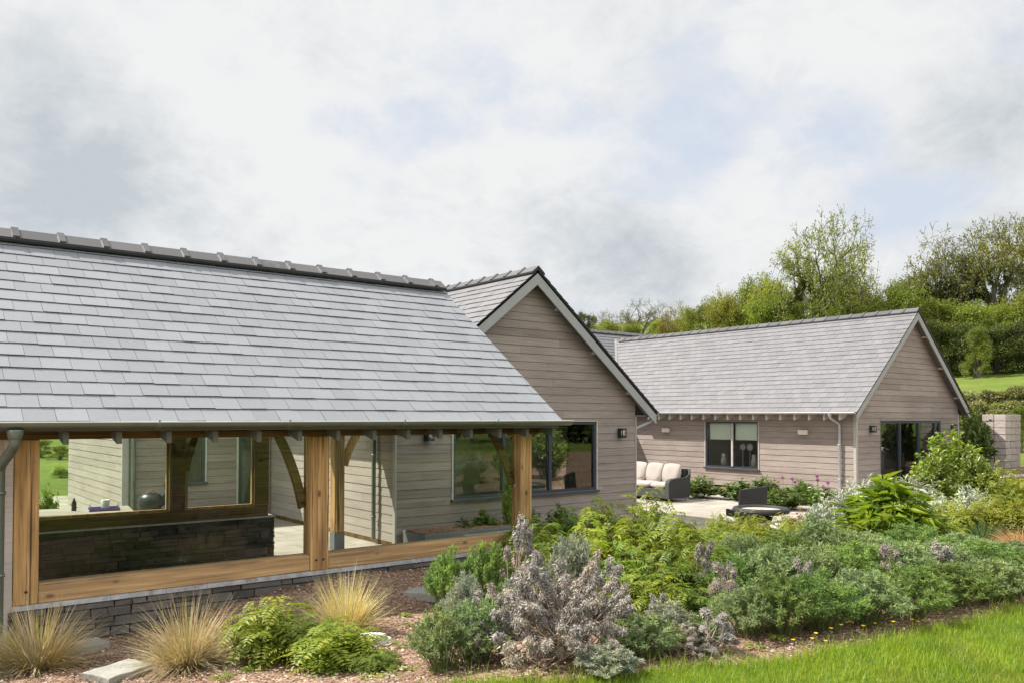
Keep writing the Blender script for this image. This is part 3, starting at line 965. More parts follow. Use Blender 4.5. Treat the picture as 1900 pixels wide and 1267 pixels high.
# -- bargeboards, soffits and lookouts of both gables
for (c, hw, zt, za, pl, tag_) in ((BC, BHW, BZT, BZA, BY, 0), (CC, CHW, CZT, CZA, CY, 1)):
    gable_boards(house, 'bargeboard', 'x', pl - OVH, pl - OVH + .035, c, hw, zt - .005, za - .005, .2, M['barge'])
    sl_ = (za - zt) / hw
    for s in (-1, 1):
        sb = MB()
        o0 = .07
        q = [(c, pl - OVH + .036, za - o0), (c + s * hw, pl - OVH + .036, zt - o0), (c + s * hw, pl + .02, zt - o0), (c, pl + .02, za - o0)]
        sb.hexa([(x, y, z - .02) for x, y, z in q] + q)
        sb.build('soffit', M['soffit'], house)
        for k in range(3):
            t = .2 + .3 * k
            x = c + s * hw * t; z = za - (za - zt) * t - o0 - .05
            lb = MB(); lb.box(x - .03, x + .03, pl - OVH + .08, pl - .03, z - .04, z + .02); lb.build('lookout', M['tail'], house)

# -- windows and doors
window(house, 'x', BY, -1, *winB, [9.58, 10.74])
window(house, 'y', CX0, -1, *winC, [17.06], blind=.36)
window(house, 'x', LY0, -1, *winL, [])
window(house, 'y', BX1, 1, *winBr, [15.3, 16.4], sill=False)
window(house, 'x', CY, -1, *doorC, [25.02, 26.22, 27.3], frame=.075, sill=False, name='sliding_door')
mb = MB(); mb.box(doorC[0] - .02, doorC[1] + .02, CY - .05, CY - .001, doorC[3] + .002, doorC[3] + .035); mb.build('door_head_flashing', M['lead_pale'], house)
mb = MB(); mb.box(winB[0] - .02, winB[1] + .02, BY - .045, BY - .001, winB[3] + .002, winB[3] + .026); mb.build('window_head_flashing', M['trim'], house)
mb = MB(); mb.box(winB[0] - .035, winB[0] - .002, BY - .04, BY, winB[2], winB[3]); mb.build('window_trim', M['cap'], house)
mb = MB(); mb.box(winB[1] + .002, winB[1] + .024, BY - .04, BY, winB[2], winB[3]); mb.build('window_trim', M['cap'], house)
mb = MB(); mb.box(CX0 - .04, CX0, winC[0] - .024, winC[0] - .002, winC[2], winC[3]); mb.build('window_trim', M['cap'], house)
mb = MB(); mb.box(CX0 - .04, CX0, winC[1] + .002, winC[1] + .024, winC[2], winC[3]); mb.build('window_trim', M['cap'], house)
mb = MB(); mb.box(CX0 - .05, CX0 - .0, 17.0, 17.055, winC[2] + .06, winC[3] - .06); mb.build('window_trim', M['cap'], house)
mb = MB(); mb.box(winL[1] + .002, winL[1] + .03, LY0 - .04, LY0, winL[2], winL[3]); mb.build('window_trim', M['tail'], house)
mb = MB(); mb.box(doorL[0] - .04, doorL[0] - .002, LY0 - .04, LY0, .03, doorL[3]); mb.build('door_trim', M['tail'], house)
mb = MB(); mb.box(doorL[0], doorL[1], LY0 + .02, LY0 + .06, .03, doorL[3]); dl = mb.build('door', M['frame'], house)
mb = MB(); mb.box(doorL[0] + .1, doorL[1] - .1, LY0 + .012, LY0 + .019, .35, doorL[3] - .12); mb.build('pane', M['glass'], dl)

# -- rooms behind the glass
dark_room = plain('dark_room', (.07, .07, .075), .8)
mb = MB()
mb.box(BX0 + .1, BX1 - .1, BY + .1, 18.2, .03, .05, 1)
mb.box(BX0 + .1, BX1 - .1, 18.2, 18.3, .03, 2.42)
mb.box(BX0 + .1, BX0 + .13, BY + .1, 18.2, .05, 2.38)
mb.box(BX0 + .1, BX1 - .1, BY + .1, 18.2, 2.38, 2.42)
mb.build('interior', [M['plaster'], M['floorb']], house)
mb = MB()
mb.box(CX0 + .1, CX1 - .1, CY + .1, 19.6, .03, .05, 1)
mb.box(CX0 + .1, CX1 - .1, CY + .1, 19.6, 2.42, 2.46)
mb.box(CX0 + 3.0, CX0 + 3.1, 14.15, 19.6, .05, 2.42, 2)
mb.box(CX0 + .1, CX0 + 3, 19.5, 19.6, .05, 2.42)
mb.box(CX0 + .3, CX1 - .1, 14.05, 14.15, .05, 2.42)
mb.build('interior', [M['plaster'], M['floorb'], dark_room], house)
mb = MB(); mb.box(LX0 + .1, BX0, LY0 + 2, LY0 + 2.05, .05, 2.3); mb.build('interior', M['plaster'], house)


# -- gutters, downpipes, rafter tails
def gutter(par, p0, p1, r=.055, mat='gutter', joints=()):
    """half-round gutter with closed ends and union brackets"""
    p0, p1 = Vector(p0), Vector(p1)
    d = (p1 - p0).normalized(); side = Vector((0, 0, 1)).cross(d).normalized()
    mb = MB()

    def half(a, b, ro, ri, mi=0):
        n = 10; vs, fs = [], []
        for e in (a, b):
            for rr_ in (ro, ri):
                for k in range(n + 1):
                    th = PI + PI * k / n
                    vs.append(p0 + d * e + side * math.cos(th) * rr_ + Vector((0, 0, 1)) * math.sin(th) * rr_)
        m = n + 1
        for k in range(n):
            fs += [(k, k + 1, 2 * m + k + 1, 2 * m + k), (m + k + 1, m + k, 3 * m + k, 3 * m + k + 1), (k + 1, k, m + k, m + k + 1), (2 * m + k, 2 * m + k + 1, 3 * m + k + 1, 3 * m + k)]
        fs += [(0, 2 * m, 3 * m, m), (n, m + n, 3 * m + n, 2 * m + n)]
        mb.add(vs, fs, mi, False)
    L_ = (p1 - p0).length
    half(0, L_, r, r - .004)
    for s in (1, -1):
        mb.tube([p0 + side * s * r, p1 + side * s * r], .008, 6, 1)
    for e in (0, L_):
        c = p0 + d * e
        n = 10
        mb.add([c + side * math.cos(PI + PI * k / n) * (r - .001) + Vector((0, 0, 1)) * math.sin(PI + PI * k / n) * (r - .001) for k in range(n + 1)], [tuple(range(n + 1))])
    for j in joints:
        half(j - .03, j + .03, r + .006, r + .0005)
        mb.tube([p0 + d * j + side * s2 * (r + .001) for s2 in (1,)] + [p0 + d * j + side * (r + .001) + Vector((0, 0, .018))], .009, 6)
        mb.tube([p0 + d * j - side * (r + .001), p0 + d * j - side * (r + .001) + Vector((0, 0, .018))], .009, 6)
    return mb.build('gutter', [M[mat], M['rim']], par)


def rafter_tails(par, axis, plane, u_list, z0, z1, d0, d1, w=.05, mat='tail', out=-1, slope=.7):
    first = None
    for u in u_list:
        if first is None:
            mb = MB()
            lo, hi = d0, d1
            hh = z1 - z0
            dz = (d1 - d0) * slope
            # sloping rafter foot with a plumb end
            def P(a, b, z): return (a, plane + out * b, z) if axis == 'x' else (plane + out * b, a, z)
            q = [P(-w / 2, hi, z0), P(w / 2, hi, z0), P(w / 2, lo, z0 + dz * .35), P(-w / 2, lo, z0 + dz * .35), P(-w / 2, hi, z1), P(w / 2, hi, z1), P(w / 2, lo, z1 + dz), P(-w / 2, lo, z1 + dz)]
            mb.hexa(q)
            first = mb.build('rafter_tail', M[mat], par); o = first
        else:
            o = first.copy(); COL.objects.link(o); o.parent = par
        o.location = (u, 0, 0) if axis == 'x' else (0, u, 0)


gutter(house, (CC - CHW - .09, 21.0, CZT + .0), (CC - CHW - .09, CY - OVH + .0, CZT - .02), .05, 'pipe_pale', (1.2, 3.6, 6.1))
rafter_tails(house, 'y', CX0, [13.0 + .493 * k for k in range(16)], CZT - .24, CZT - .06, .02, .40, .05, 'tail', -1, CP)
gutter(house, (BX1 + .46, 21.5, BZT - .0), (BX1 + .46, BY - OVH + .05, BZT - .02), .05, 'pipe_pale')
gutter(house, (LX0 - .35, LY0 - .42, MZ0 - .01), (BX0 - .45, LY0 - .42, MZ0 - .03), .05, 'gutter')
gutter(house, (BX0 - .46, 17.6, BZT - .0), (BX0 - .46, BY - OVH + .05, BZT - .02), .05, 'gutter')


def downpipe(par, pts, r, mat, clips=()):
    mb = MB(); mb.tube(pts, r, 12)
    top = Vector(pts[0])
    mb.lathe([(r * 1.45, .0), (r * 1.5, -.02), (r * 1.15, -.075), (r * 1.05, -.08)], top + Vector((0, 0, .01)), 14)
    for z in clips:
        p = Vector(pts[-1]); mb.lathe([(r + .001, -.012), (r + .008, -.012), (r + .008, .012), (r + .001, .012)], (p.x, p.y, z), 14)
        mb.box(p.x - .012, p.x + .012, p.y, p.y + r + .05, z - .012, z + .012)
    return mb.build('downpipe', M[mat], par)


def swan(p0, p1, zb, n=8):
    """outlet p0, drops and swings over to stand at p1"""
    p0, p1 = Vector(p0), Vector(p1)
    pts = [p0, p0 - Vector((0, 0, .06))]
    for k in range(n + 1):
        t = k / n; e = t * t * (3 - 2 * t)
        pts.append(Vector((p0.x + (p1.x - p0.x) * e, p0.y + (p1.y - p0.y) * e, p0.z - .08 - .26 * t)))
    pts.append(Vector((p1.x, p1.y, zb)))
    return pts


downpipe(house, swan((CC - CHW - .09, 13.25, CZT - .05), (CX0 - .09, 13.18, 0), .05), .04, 'pipe_pale', (.5, 1.5))
downpipe(house, swan((BX1 + .42, BY - .12, BZT - .05), (BX1 + .07, BY + .08, 0), .05), .034, 'pipe_pale', (.5,))
downpipe(house, swan((LX0 + .12, LY0 - .42, MZ0 - .05), (LX0 + .16, LY0 - .09, 0), .05), .05, 'pipe', (.6, 1.5))
downpipe(house, swan((BX0 - .46, 13.15, BZT - .05), (BX0 - .1, 13.15, 0), .1), .038, 'pipe', (.5, 1.6))

# ------------------------------------------------------------------ the oak porch
porch = thing('oak_porch', 'oak framed garden room with a grey slate roof and glazed front', 'porch', (0, 0, 0))
AX0, AX1 = -4.6, 6.9287
AYG, AYR, AYB = 7.8436, 10.644, 13.4444
AZE = EYE - .0445; AP = math.tan(.6255); AANG = .6255
AZR = AZE + (AYR - AYG) * AP
AL = (AYR - AYG) / math.cos(AANG)
mb = MB()
for s, ye in ((1, AYG), (-1, AYB)):
    o = Vector((AX0, ye, AZE)); us = Vector((0, s * math.cos(AANG), math.sin(AANG))); ua = Vector((1, 0, 0))
    nn = Vector((0, -s * math.sin(AANG), math.cos(AANG)))
    q = [o - nn * .006 + us * .02, o + ua * (AX1 - AX0 - .02) - nn * .006 + us * .02, o + ua * (AX1 - AX0 - .02) + us * AL - nn * .006, o + us * AL - nn * .006]
    mb.hexa([x - nn * .045 for x in q] + q, 1)
    slates(mb, o, ua, us, AX1 - AX0, AL, .2035, .245, 70 + s, .012, jw=.0014, th=.0055)
roofA = mb.build('roof', [M['slate'], M['roof_under_gap']], porch)
rb = MB(); ridge_tiles(rb, (AX0, AYR, AZR - .005), (AX1 - .02, AYR, AZR - .005), AANG, .455, .21, .41, True, .108)
rb.build('ridge_tiles', [M['ridge'], M['roof_under_gap']], roofA)
# front frame
ZS0, ZS1 = EYE - 1.655 + .035, EYE - 1.4515
FY = 8.2236
posts = [(1.005, 1.195), (3.715, 3.925), (6.55, 6.735)]
for a, b in posts:
    mb = MB(); mb.bbox(a, b, FY, FY + .19, ZS0 if a < 2 else ZS0 + .0, 2.06, .006); mb.build('post', M['oak_v'], porch)
for px_ in (1.1, 3.78, 3.86, 6.64):
    mb = MB(); mb.tube([(px_, FY - .004, ZS0 + .11), (px_, FY + .03, ZS0 + .11)], .013, 8); mb.build('peg', M['black'], porch)
mb = MB()
mb.bbox(1.197, 3.713, FY + .008, FY + .185, ZS0, ZS1, .006); mb.build('sill_beam', M['oak_h'], porch)
mb = MB(); mb.bbox(3.927, 6.548, FY + .008, FY + .185, ZS0, ZS1, .006); mb.build('sill_beam', M['oak_h'], porch)
mb = MB(); mb.bbox(.9, 6.9, FY + .01, FY + .18, 2.061, 2.235, .006); mb.build('wall_plate', M['oak_dark_shade'], porch)
mb = MB(); mb.bbox(-4.5, 6.9, 12.86, 13.03, 2.061, 2.235, .006); mb.build('wall_plate', M['oak_dark_shade'], porch)
M['tail_grey'] = plain('grey_rafter', (.13, .135, .11), .7, var=.15)
rafter_tails(porch, 'x', FY, [1.35 + .4246 * k for k in range(14)], 2.02, 2.13, .0, .27, .045, 'tail_grey', -1, AP)
rafter_tails(porch, 'x', 13.03, [1.35 + .4246 * k for k in range(14)], 2.02, 2.16, -.1, .27, .055, 'tail', 1, AP)
mb = MB(); mb.box(AX0, AX1 - .05, AYG + .03, AYG + .055, AZE - .075, AZE - .03); mb.build('fascia', M['soffit'], porch)
# tie beams inside
for x in (1.1, 3.82, 6.64):
    mb = MB(); mb.bbox(x - .085, x + .085, FY + .2, 12.85, 2.07, 2.23, .006); mb.build('tie_beam', M['oak_dark_shade'], porch)


def brace(par, x0, z0, x1, z1, y0, y1, w, mat, bow=.07):
    """curved brace from the post (x0, z0) up to the plate (x1, z1)"""
    n = 10; mb = MB()
    d = Vector((x1 - x0, 0, z1 - z0)); L_ = d.length; d.normalize(); nn = Vector((d.z, 0, -d.x))
    if nn.z > 0: nn = -nn
    pr = []
    for k in range(n + 1):
        t = k / n
        c = Vector((x0, 0, z0)) + d * (L_ * t) - nn * (bow * 4 * t * (1 - t))
        pr.append((c - nn * w / 2, c + nn * w / 2))
    for (a, b), (a2, b2) in zip(pr, pr[1:]):
        mb.hexa([(a.x, y0, a.z), (b.x, y0, b.z), (b2.x, y0, b2.z), (a2.x, y0, a2.z), (a.x, y1, a.z), (b.x, y1, b.z), (b2.x, y1, b2.z), (a2.x, y1, a2.z)])
    return mb.build('brace', M[mat], par)


brace(porch, 3.69, 1.3, 3.42, 2.06, FY + .125, FY + .18, .09, 'oak_dark_shade', .03)
brace(porch, 6.52, 1.42, 6.22, 2.06, FY + .125, FY + .18, .09, 'oak_dark_shade', .03)
# glass in the two front bays
for a, b in ((1.197, 3.713), (3.927, 6.548)):
    mb = MB(); mb.box(a, b, FY + .11, FY + .118, ZS1 - .003, 2.06); mb.build('pane', M['glass_green'], porch)
# flashing and stone plinth below
mb = MB()
x = .99
while x < 6.8:
    w_ = rnd.uniform(.28, .5); e = min(x + w_, 6.8)
    mb.box(x + .002, e - .002, FY - .016, FY + .05, ZS0 - .045, ZS0 - .003); x = e
mb.build('flashing', M['zinc'], porch)


def stone_courses(x0, x1, z0, z1, y0, y1, seed, hmin=.05, hmax=.12, mats=None, wr=(.12, .42)):
    rr = random.Random(seed); mb = MB()
    mb.box(x0 + .02, x1 - .02, y0 + .03, y1 - .03, z0, z1 - .01, 1)
    z = z0
    while z < z1 - .012:
        h = min(rr.uniform(hmin, hmax), z1 - z)
        if z1 - z - h < .03: h = z1 - z
        x = x0 - rr.uniform(0, .1)
        while x < x1:
            w = rr.uniform(*wr)
            a, b = max(x, x0), min(x + w, x1)
            x += w
            if b - a < .03: continue
            jy = rr.uniform(-.012, .012); g = .005
            split = rr.random() < .22 and h > .08
            parts = [(z, z + h)] if not split else [(z, z + h * .5), (z + h * .5, z + h)]
            for (za, zb) in parts:
                j = lambda s=.006: rr.uniform(-s, s)
                for (ya, yb_, sg) in ((y0 + jy, y0 + .05, 1), (y1 - .05, y1 - jy, -1)):
                    b0 = [(a + g + j(), ya + j(), za + g + j(.004)), (b - g + j(), ya + j(), za + g + j(.004)), (b - g, yb_, za + g), (a + g, yb_, za + g), (a + g + j(), ya + j(), zb - g + j(.004)), (b - g + j(), ya + j(), zb - g + j(.004)), (b - g, yb_, zb - g), (a + g, yb_, zb - g)]
                    mb.hexa(b0, 0)
        z += h
    # squared end faces
    for xe in (x0, x1):
        z = z0
        while z < z1 - .02:
            h = min(rr.uniform(hmin, hmax), z1 - z)
            mb.box(xe - .012 + rr.uniform(-.008, .008), xe + .012 + rr.uniform(-.008, .008), y0 + .01, y1 - .01, z + .005, z + h - .005, 0)
            z += h
    return mb


stone_courses(.99, 6.82, .1, ZS0 - .05, FY - .004, FY + .24, 5).build('stone_plinth', [M['stone'], M['clad_gap']], porch)
# left end: cream boarded bay
mb = MB(); cladding(mb, 'x', FY + .1, -1, AX0, .98, .3, 2.2, .3, [], None, 33, .006)
mb.box(AX0, .98, FY + .12, FY + .3, .1, .3, 1)
mb.build('wall', [M['cream'], M['clad_gap']], porch)
mb = MB(); mb.box(.93, 1.0, FY + .02, FY + .1, .25, 2.06); mb.build('corner_board', M['cream'], porch)
gutter(porch, (AX0, AYG - .035, AZE - .012), (7.02, AYG - .035, AZE + .012), .056, 'gutter', tuple(x - AX0 for x in (2.06, 3.28, 4.58, 5.84)))
downpipe(porch, swan((.955, AYG - .035, AZE - .07), (.885, 8.13, 0), .25), .042, 'pipe', (.93, 1.62))

# rear row: half wall, glazing, posts
RY = 12.86
stone_courses(-3.5, 5.17, .02, .665, RY - .02, RY + .26, 8, .05, .11).build('stone_half_wall', [M['stone_shaded'], M['clad_gap']], porch)
mb = MB()
x = -3.5
while x < 5.19:
    e = min(x + rnd.uniform(.7, 1.1), 5.2); mb.box(x + .003, e - .003, RY - .045, RY + .29, .667, .69); x = e
mb.build('coping', M['cap'], porch)
mb = MB(); mb.bbox(-3.5, 5.1, RY + .04, RY + .17, .691, .85, .005); mb.build('rear_rail', M['oak_dark_shade'], porch)
for (a, b, z0, mt) in ((1.0, 1.18, .851, 'oak_v'), (3.6, 3.8, .851, 'oak_v'), (4.9, 5.1, .851, 'oak_v')):
    mb = MB(); mb.bbox(a, b, RY + .02, RY + .18, z0, 2.06, .006); mb.build('post', M['oak_dark_shade'], porch)
for (a, b) in ((1.2, 3.58), (3.82, 4.88)):
    mb = MB()
    f = .035
    mb.box(a, b, RY + .08, RY + .14, .852, .852 + f); mb.box(a, b, RY + .08, RY + .14, 2.02, 2.058)
    mb.box(a, a + f, RY + .081, RY + .139, .852 + f, 2.02); mb.box(b - f, b, RY + .081, RY + .139, .852 + f, 2.02)
    wf = mb.build('rear_window', M['larch'], porch)
    g = MB(); g.box(a + f + .002, b - f - .002, RY + .105, RY + .111, .854 + f, 2.018); g.build('pane', M['glass_green'], wf)
brace(porch, 3.83, 1.45, 4.0, 2.06, RY + .05, RY + .13, .09, 'oak_dark_shade', .025)
brace(porch, 6.45, 1.45, 6.75, 2.06, RY + .05, RY + .13, .12, 'larch', .03)
mb = MB(); mb.bbox(6.24, 6.42, RY, RY + .18, .32, 2.06, .006); rp = mb.build('post', M['larch'], porch)
mb = MB(); mb.bbox(6.236, 6.424, RY - .004, RY + .184, .02, .318, .004); mb.build('post_shoe', M['planter'], rp)

# ------------------------------------------------------------------ lamps and boxes on the walls
def wall_lamp(x, y, z, label):
    """black lantern on a gable wall (faces -Y)"""
    t = thing('wall_lamp', label, 'wall lamp', (x, y, z), 0, 'black lanterns on the gable walls')
    mb = MB(); mb.bbox(-.05, .05, -.022, .0, -.1, .1, .004); mb.build('back_plate', M['black'], t)
    mb = MB(); mb.bbox(-.07, .07, -.16, -.024, -.1, -.055, .004); mb.bbox(-.07, .07, -.16, -.024, .07, .1, .004)
    for sx in (-.062, .048):
        for sy in (-.155, -.05): mb.box(sx, sx + .014, sy, sy + .014, -.054, .069)
    mb.build('lantern', M['black'], t)
    mb = MB(); mb.lathe([(.0, -.05), (.036, -.05), (.036, .05), (.03, .066), (0, .066)], (0, -.1, 0), 14); mb.build('lamp_glass', M['lampglass'], t)
    return t


wall_lamp(7.84, BY - .028, 1.95, 'black lantern on the gable beside the porch, left of the wide kitchen window')
wall_lamp(12.66, BY - .028, 1.945, 'black lantern right of the wide kitchen window, near the downpipe corner')
wall_lamp(23.25, CY - .03, 1.96, 'black lantern on the far gable, left of the sliding glass doors')
wall_lamp(28.42, CY - .03, 1.98, 'black lantern on the far gable, right of the sliding glass doors')


def box_light(y, z, label):
    t = thing('wall_light', label, 'wall light', (CX0 - .028, y, z), 0, 'cream box lights on the long wall')
    mb = MB(); mb.bbox(-.02, 0, -.14, .14, -.06, .06, .004); mb.build('back_plate', M['trim'], t)
    mb = MB(); mb.bbox(-.12, -.021, -.155, .155, -.075, .07, .008); mb.build('lamp_shade', M['creambox'], t)


box_light(19.83, 1.84, 'cream box light on the long wall between sofa and window, above the sofa')
box_light(14.37, 1.85, 'cream box light on the long wall between the window and the downpipe')

# ------------------------------------------------------------------ sofa and the other patio furniture
sofa = thing('garden_sofa', 'dark wicker three seat sofa with cream cushions on the patio', 'sofa', (16.85, 14.85, .02))
# local: x back (0 front, .82 back), y along (0 right end, 2.05 left end)
mb = MB(); mb.bbox(.05, .8, .12, 1.95, .09, .34, .012); mb.build('base', M['wicker'], sofa)
mb = MB()
mb.hexa([(.62, .1, .3), (.82, .1, .3), (.82, 1.95, .3), (.62, 1.95, .3), (.76, .1, .86), (.9, .1, .86), (.9, 1.95, .86), (.76, 1.95, .86)]); mb.build('back_frame', M['wicker'], sofa)
for y0 in (-.02, 1.93):
    mb = MB(); pr = [(0, .09), (0, .5), (.03, .56), (.1, .6), (.2, .62), (.7, .64), (.86, .74), (.9, .86), (.84, .09)]
    n = len(pr); y1 = y0 + .13
    mb.add([(x, y0, z) for x, z in pr] + [(x, y1, z) for x, z in pr], [tuple(range(n)), tuple(range(2 * n - 1, n - 1, -1))] + [(i, n + i, n + (i + 1) % n, (i + 1) % n) for i in range(n)])
    mb.build('arm', M['wicker'], sofa)
for x in (.05, .78):
    for y in (.02, 2.0):
        mb = MB(); mb.tube([(x, y, 0), (x, y, .1)], .022, 8); mb.build('leg', M['pipe_pale'], sofa)


def cushion(par, name, cx_, cy_, cz, sx, sy, sz, rx=0, puff=.22):
    """soft cushion: rounded grid block with pulled corners"""
    n = 9; V = []; g = np.linspace(-1, 1, n)
    bm_v = {}; vs = []; fs = []

    def vid(k):
        if k not in bm_v:
            p = np.array(k) / (n - 1) * 2 - 1
            q = np.sign(p) * np.abs(p) ** .9
            r_ = 1 - .1 * (p[0] ** 2 * p[1] ** 2 + p[1] ** 2 * p[2] ** 2 + p[0] ** 2 * p[2] ** 2)
            th = 1 - puff * max(0, abs(p[0])) ** 3 * .0
            ex = 1 - puff * (abs(p[1]) ** 4 + abs(p[2]) ** 4) / 2
            v = Vector((q[0] * sx / 2 * ex * r_, q[1] * sy / 2 * r_, q[2] * sz / 2 * r_))
            v.x += .006 * math.sin(7 * p[1] + cy_ * 9) * (1 - p[2] ** 2)
            v = Matrix.Rotation(rx, 3, 'Y') @ v
            bm_v[k] = len(vs); vs.append((v.x + cx_, v.y + cy_, v.z + cz))
        return bm_v[k]
    for ax in range(3):
        for sd in (0, n - 1):
            for i in range(n - 1):
                for j in range(n - 1):
                    ks = []
                    for a, b in ((i, j), (i + 1, j), (i + 1, j + 1), (i, j + 1)):
                        k = [0, 0, 0]; k[ax] = sd; k[(ax + 1) % 3] = a; k[(ax + 2) % 3] = b; ks.append(tuple(k))
                    f = [vid(k) for k in ks]
                    if sd == 0: f = f[::-1]
                    fs.append(f)
    mb = MB(); mb.add(vs, fs, 0, True)
    return mb.build(name, M['cushion'], par)


for k in range(3):
    yc = .42 + .61 * k
    cushion(sofa, 'seat_cushion', .34, yc, .42, .62, .6, .17, 0, .05)
    cushion(sofa, 'back_cushion', .62, yc, .73, .2, .6, .55, .22, .35)

side = thing('side_table', 'tapered pale concrete side table in front of the wicker sofa', 'side table', (15.75, 15.6, .02))
mb = MB(); mb.lathe([(0, 0), (.2, 0), (.2, .02), (.36, .4), (.36, .42), (0, .42)], (0, 0, 0), 4, smooth=False); o = mb.build('pedestal', M['concrete'], side); o.rotation_euler.z = PI / 4
mb = MB(); mb.bbox(-.3, .3, -.3, .3, .421, .455, .006); mb.build('tabletop', M['cap'], side)

chair = thing('wicker_chair', 'dark wicker chair with its back to the garden, beside the low round table', 'chair', (13.75, 10.0, -.06), R(-25))
mb = MB(); mb.bbox(-.26, .26, -.02, .5, .36, .44, .012); mb.build('seat', M['wicker'], chair)
mb = MB(); mb.hexa([(-.28, -.06, .1), (.28, -.06, .1), (.28, .0, .1), (-.28, .0, .1), (-.3, -.15, .93), (.3, -.15, .99), (.3, -.1, .99), (-.3, -.1, .93)]); mb.build('backrest', M['wicker'], chair)
for sx in (-.27, .23):
    mb = MB(); mb.bbox(sx, sx + .05, -.05, .5, .36, .5, .01); mb.build('arm', M['wicker'], chair)
    for sy in (-.04, .45):
        mb = MB(); mb.tube([(sx + .025, sy, 0), (sx + .025, sy, .12)], .018, 8); mb.build('leg', M['black'], chair)

rt = thing('round_table', 'low round grey table with a thick dark rolled rim before the wicker chair', 'table', (12.9, 9.15, .0))
mb = MB(); mb.lathe([(0, .60), (.38, .60), (.4, .59), (.4, .565), (0, .565)], (0, 0, 0), 40); mb.build('tabletop', M['concrete'], rt)
mb = MB()
ring = [(.455 + .055 * math.cos(a), .59 + .055 * math.sin(a)) for a in np.linspace(0, 2 * PI, 13)]
mb.lathe(ring, (0, 0, 0), 40); mb.build('rim', M['wicker'], rt)
mb = MB(); mb.lathe([(.2, .02), (.22, .04), (.16, .3), (.24, .56), (0, .564)], (0, 0, 0), 20); mb.build('pedestal', M['wicker'], rt)

# things seen through the porch
tb = thing('slatted_table', 'pale slatted garden table behind the porch, seen through its rear window', 'table', (2.5, 14.7, .02), R(-8))
for k in range(11):
    pass
mb = MB()
for k in range(9): mb.bbox(-.95, .95, -.5 + k * .112, -.5 + k * .112 + .1, .72, .745, .004)
mb.build('tabletop', M['clad_pale'], tb)
mb = MB(); mb.box(-.9, -.86, -.45, .45, .66, .718); mb.box(.86, .9, -.45, .45, .66, .718); mb.box(-.86, .86, -.45, -.41, .66, .718); mb.box(-.86, .86, .41, .45, .66, .718); mb.build('apron', M['clad_pale'], tb)
for x in (-.88, .82):
    for y in (-.46, .4):
        mb = MB(); mb.bbox(x, x + .06, y, y + .06, 0, .659, .004); mb.build('leg', M['clad_pale'], tb)
tray = thing('serving_tray', 'purple serving tray with looped handles on the slatted table', 'tray', (3.02, 14.5, .766), R(-8))
mb = MB(); mb.bbox(-.22, .22, -.14, .14, 0, .012, .003)
mb.box(-.22, .22, -.14, -.128, .012, .05); mb.box(-.22, .22, .128, .14, .012, .05); mb.build('tray_body', M['purple'], tray)
for s in (-1, 1):
    mb = MB(); mb.tube([(s * .2, -.09, .03), (s * .205, -.06, .085), (s * .2, 0, .105), (s * .205, .06, .085), (s * .2, .09, .03)], .007, 8); mb.build('handle', M['purple'], tray)
pot = tag(MB().build('x', M['enamel']), None)
bpy.data.objects.remove(pot)
mb = MB(); mb.lathe([(0, 0), (.05, 0), (.054, .01), (.068, .15), (.062, .155), (.05, .02), (0, .02)], (3.04, 14.52, .779), 18)
tag(mb.build('tumbler', M['enamel']), 'pale tapered tumbler standing on the purple tray', 'cup')
mb = MB(); mb.lathe([(0, 0), (.035, 0), (.037, .01), (.037, .13), (.015, .17), (.015, .2), (0, .2)], (2.62, 14.7, .767), 14)
tag(mb.build('bottle', M['bottle']), 'small dark bottle on the slatted table left of the purple tray', 'bottle')
bq = thing('kettle_barbecue', 'dark kettle barbecue under a crumpled blue cloth by the rear wall', 'barbecue', (4.42, 17.2, -.12), 0)
mb = MB(); mb.lathe([(0, .5), (.14, .52), (.22, .6), (.24, .7), (.22, .8), (.16, .87), (0, .9)], (0, 0, 0), 22); mb.build('kettle', M['black'], bq)
for k in range(3):
    a = 2 * PI * k / 3; mb = MB(); mb.tube([(.12 * math.cos(a), .12 * math.sin(a), .55), (.3 * math.cos(a), .3 * math.sin(a), 0)], .014, 8); mb.build('leg', M['black'], bq)
mb = MB(); mb.tube([(-.1, -.05, .89), (0, -.05, .96), (.1, -.05, .89)], .012, 8); mb.build('handle', M['wood'], bq)
me_v = []
n = 22; vs = []; fs = []
for i in range(n):
    for j in range(n):
        a, r_ = 2 * PI * j / (n - 1), i / (n - 1)
        rr_ = .08 + .3 * r_; wob = .04 * math.sin(a * 5 + r_ * 4) * r_
        vs.append((.38 + (rr_ + wob) * .62 * math.cos(a), .02 + (rr_ * .8 + wob) * .6 * math.sin(a), .84 - .42 * r_ ** 2 + .03 * math.sin(a * 3 + 8 * r_)))
for i in range(n - 1):
    for j in range(n - 1): fs.append((i * n + j, i * n + j + 1, (i + 1) * n + j + 1, (i + 1) * n + j))
cloth = MB(); cloth.add(vs, fs, 0, True)
tag(cloth.build('blue_cloth', M['blue']), 'crumpled dark blue cloth heaped beside the kettle barbecue', 'cloth').location = (4.36, 17.3, -.1)
mb = MB(); mb.bbox(-.28, .3, -.26, .26, .0, .5, .02); st = mb.build('storage_box', M['planter']); st.location = (4.74, 17.3, .02)
tag(st, 'dark grey storage box under the blue cloth by the rear wall', 'box')
pl = thing('planter_trough', 'long dark slate planter against the gable wall beside the porch', 'planter', (7.3, 11.72, .02))
mb = MB(); mb.bbox(0, 2.1, .0, .7, 0, .3, .01); mb.build('trough', M['planter'], pl)
mb = MB(); mb.bbox(.75, 2.2, -.14, -.002, .06, .24, .006); mb.build('front_board', M['slab'], pl)
mb = MB(); mb.box(.03, 2.07, .03, .67, .301, .315); mb.build('soil', M['soil'], pl)

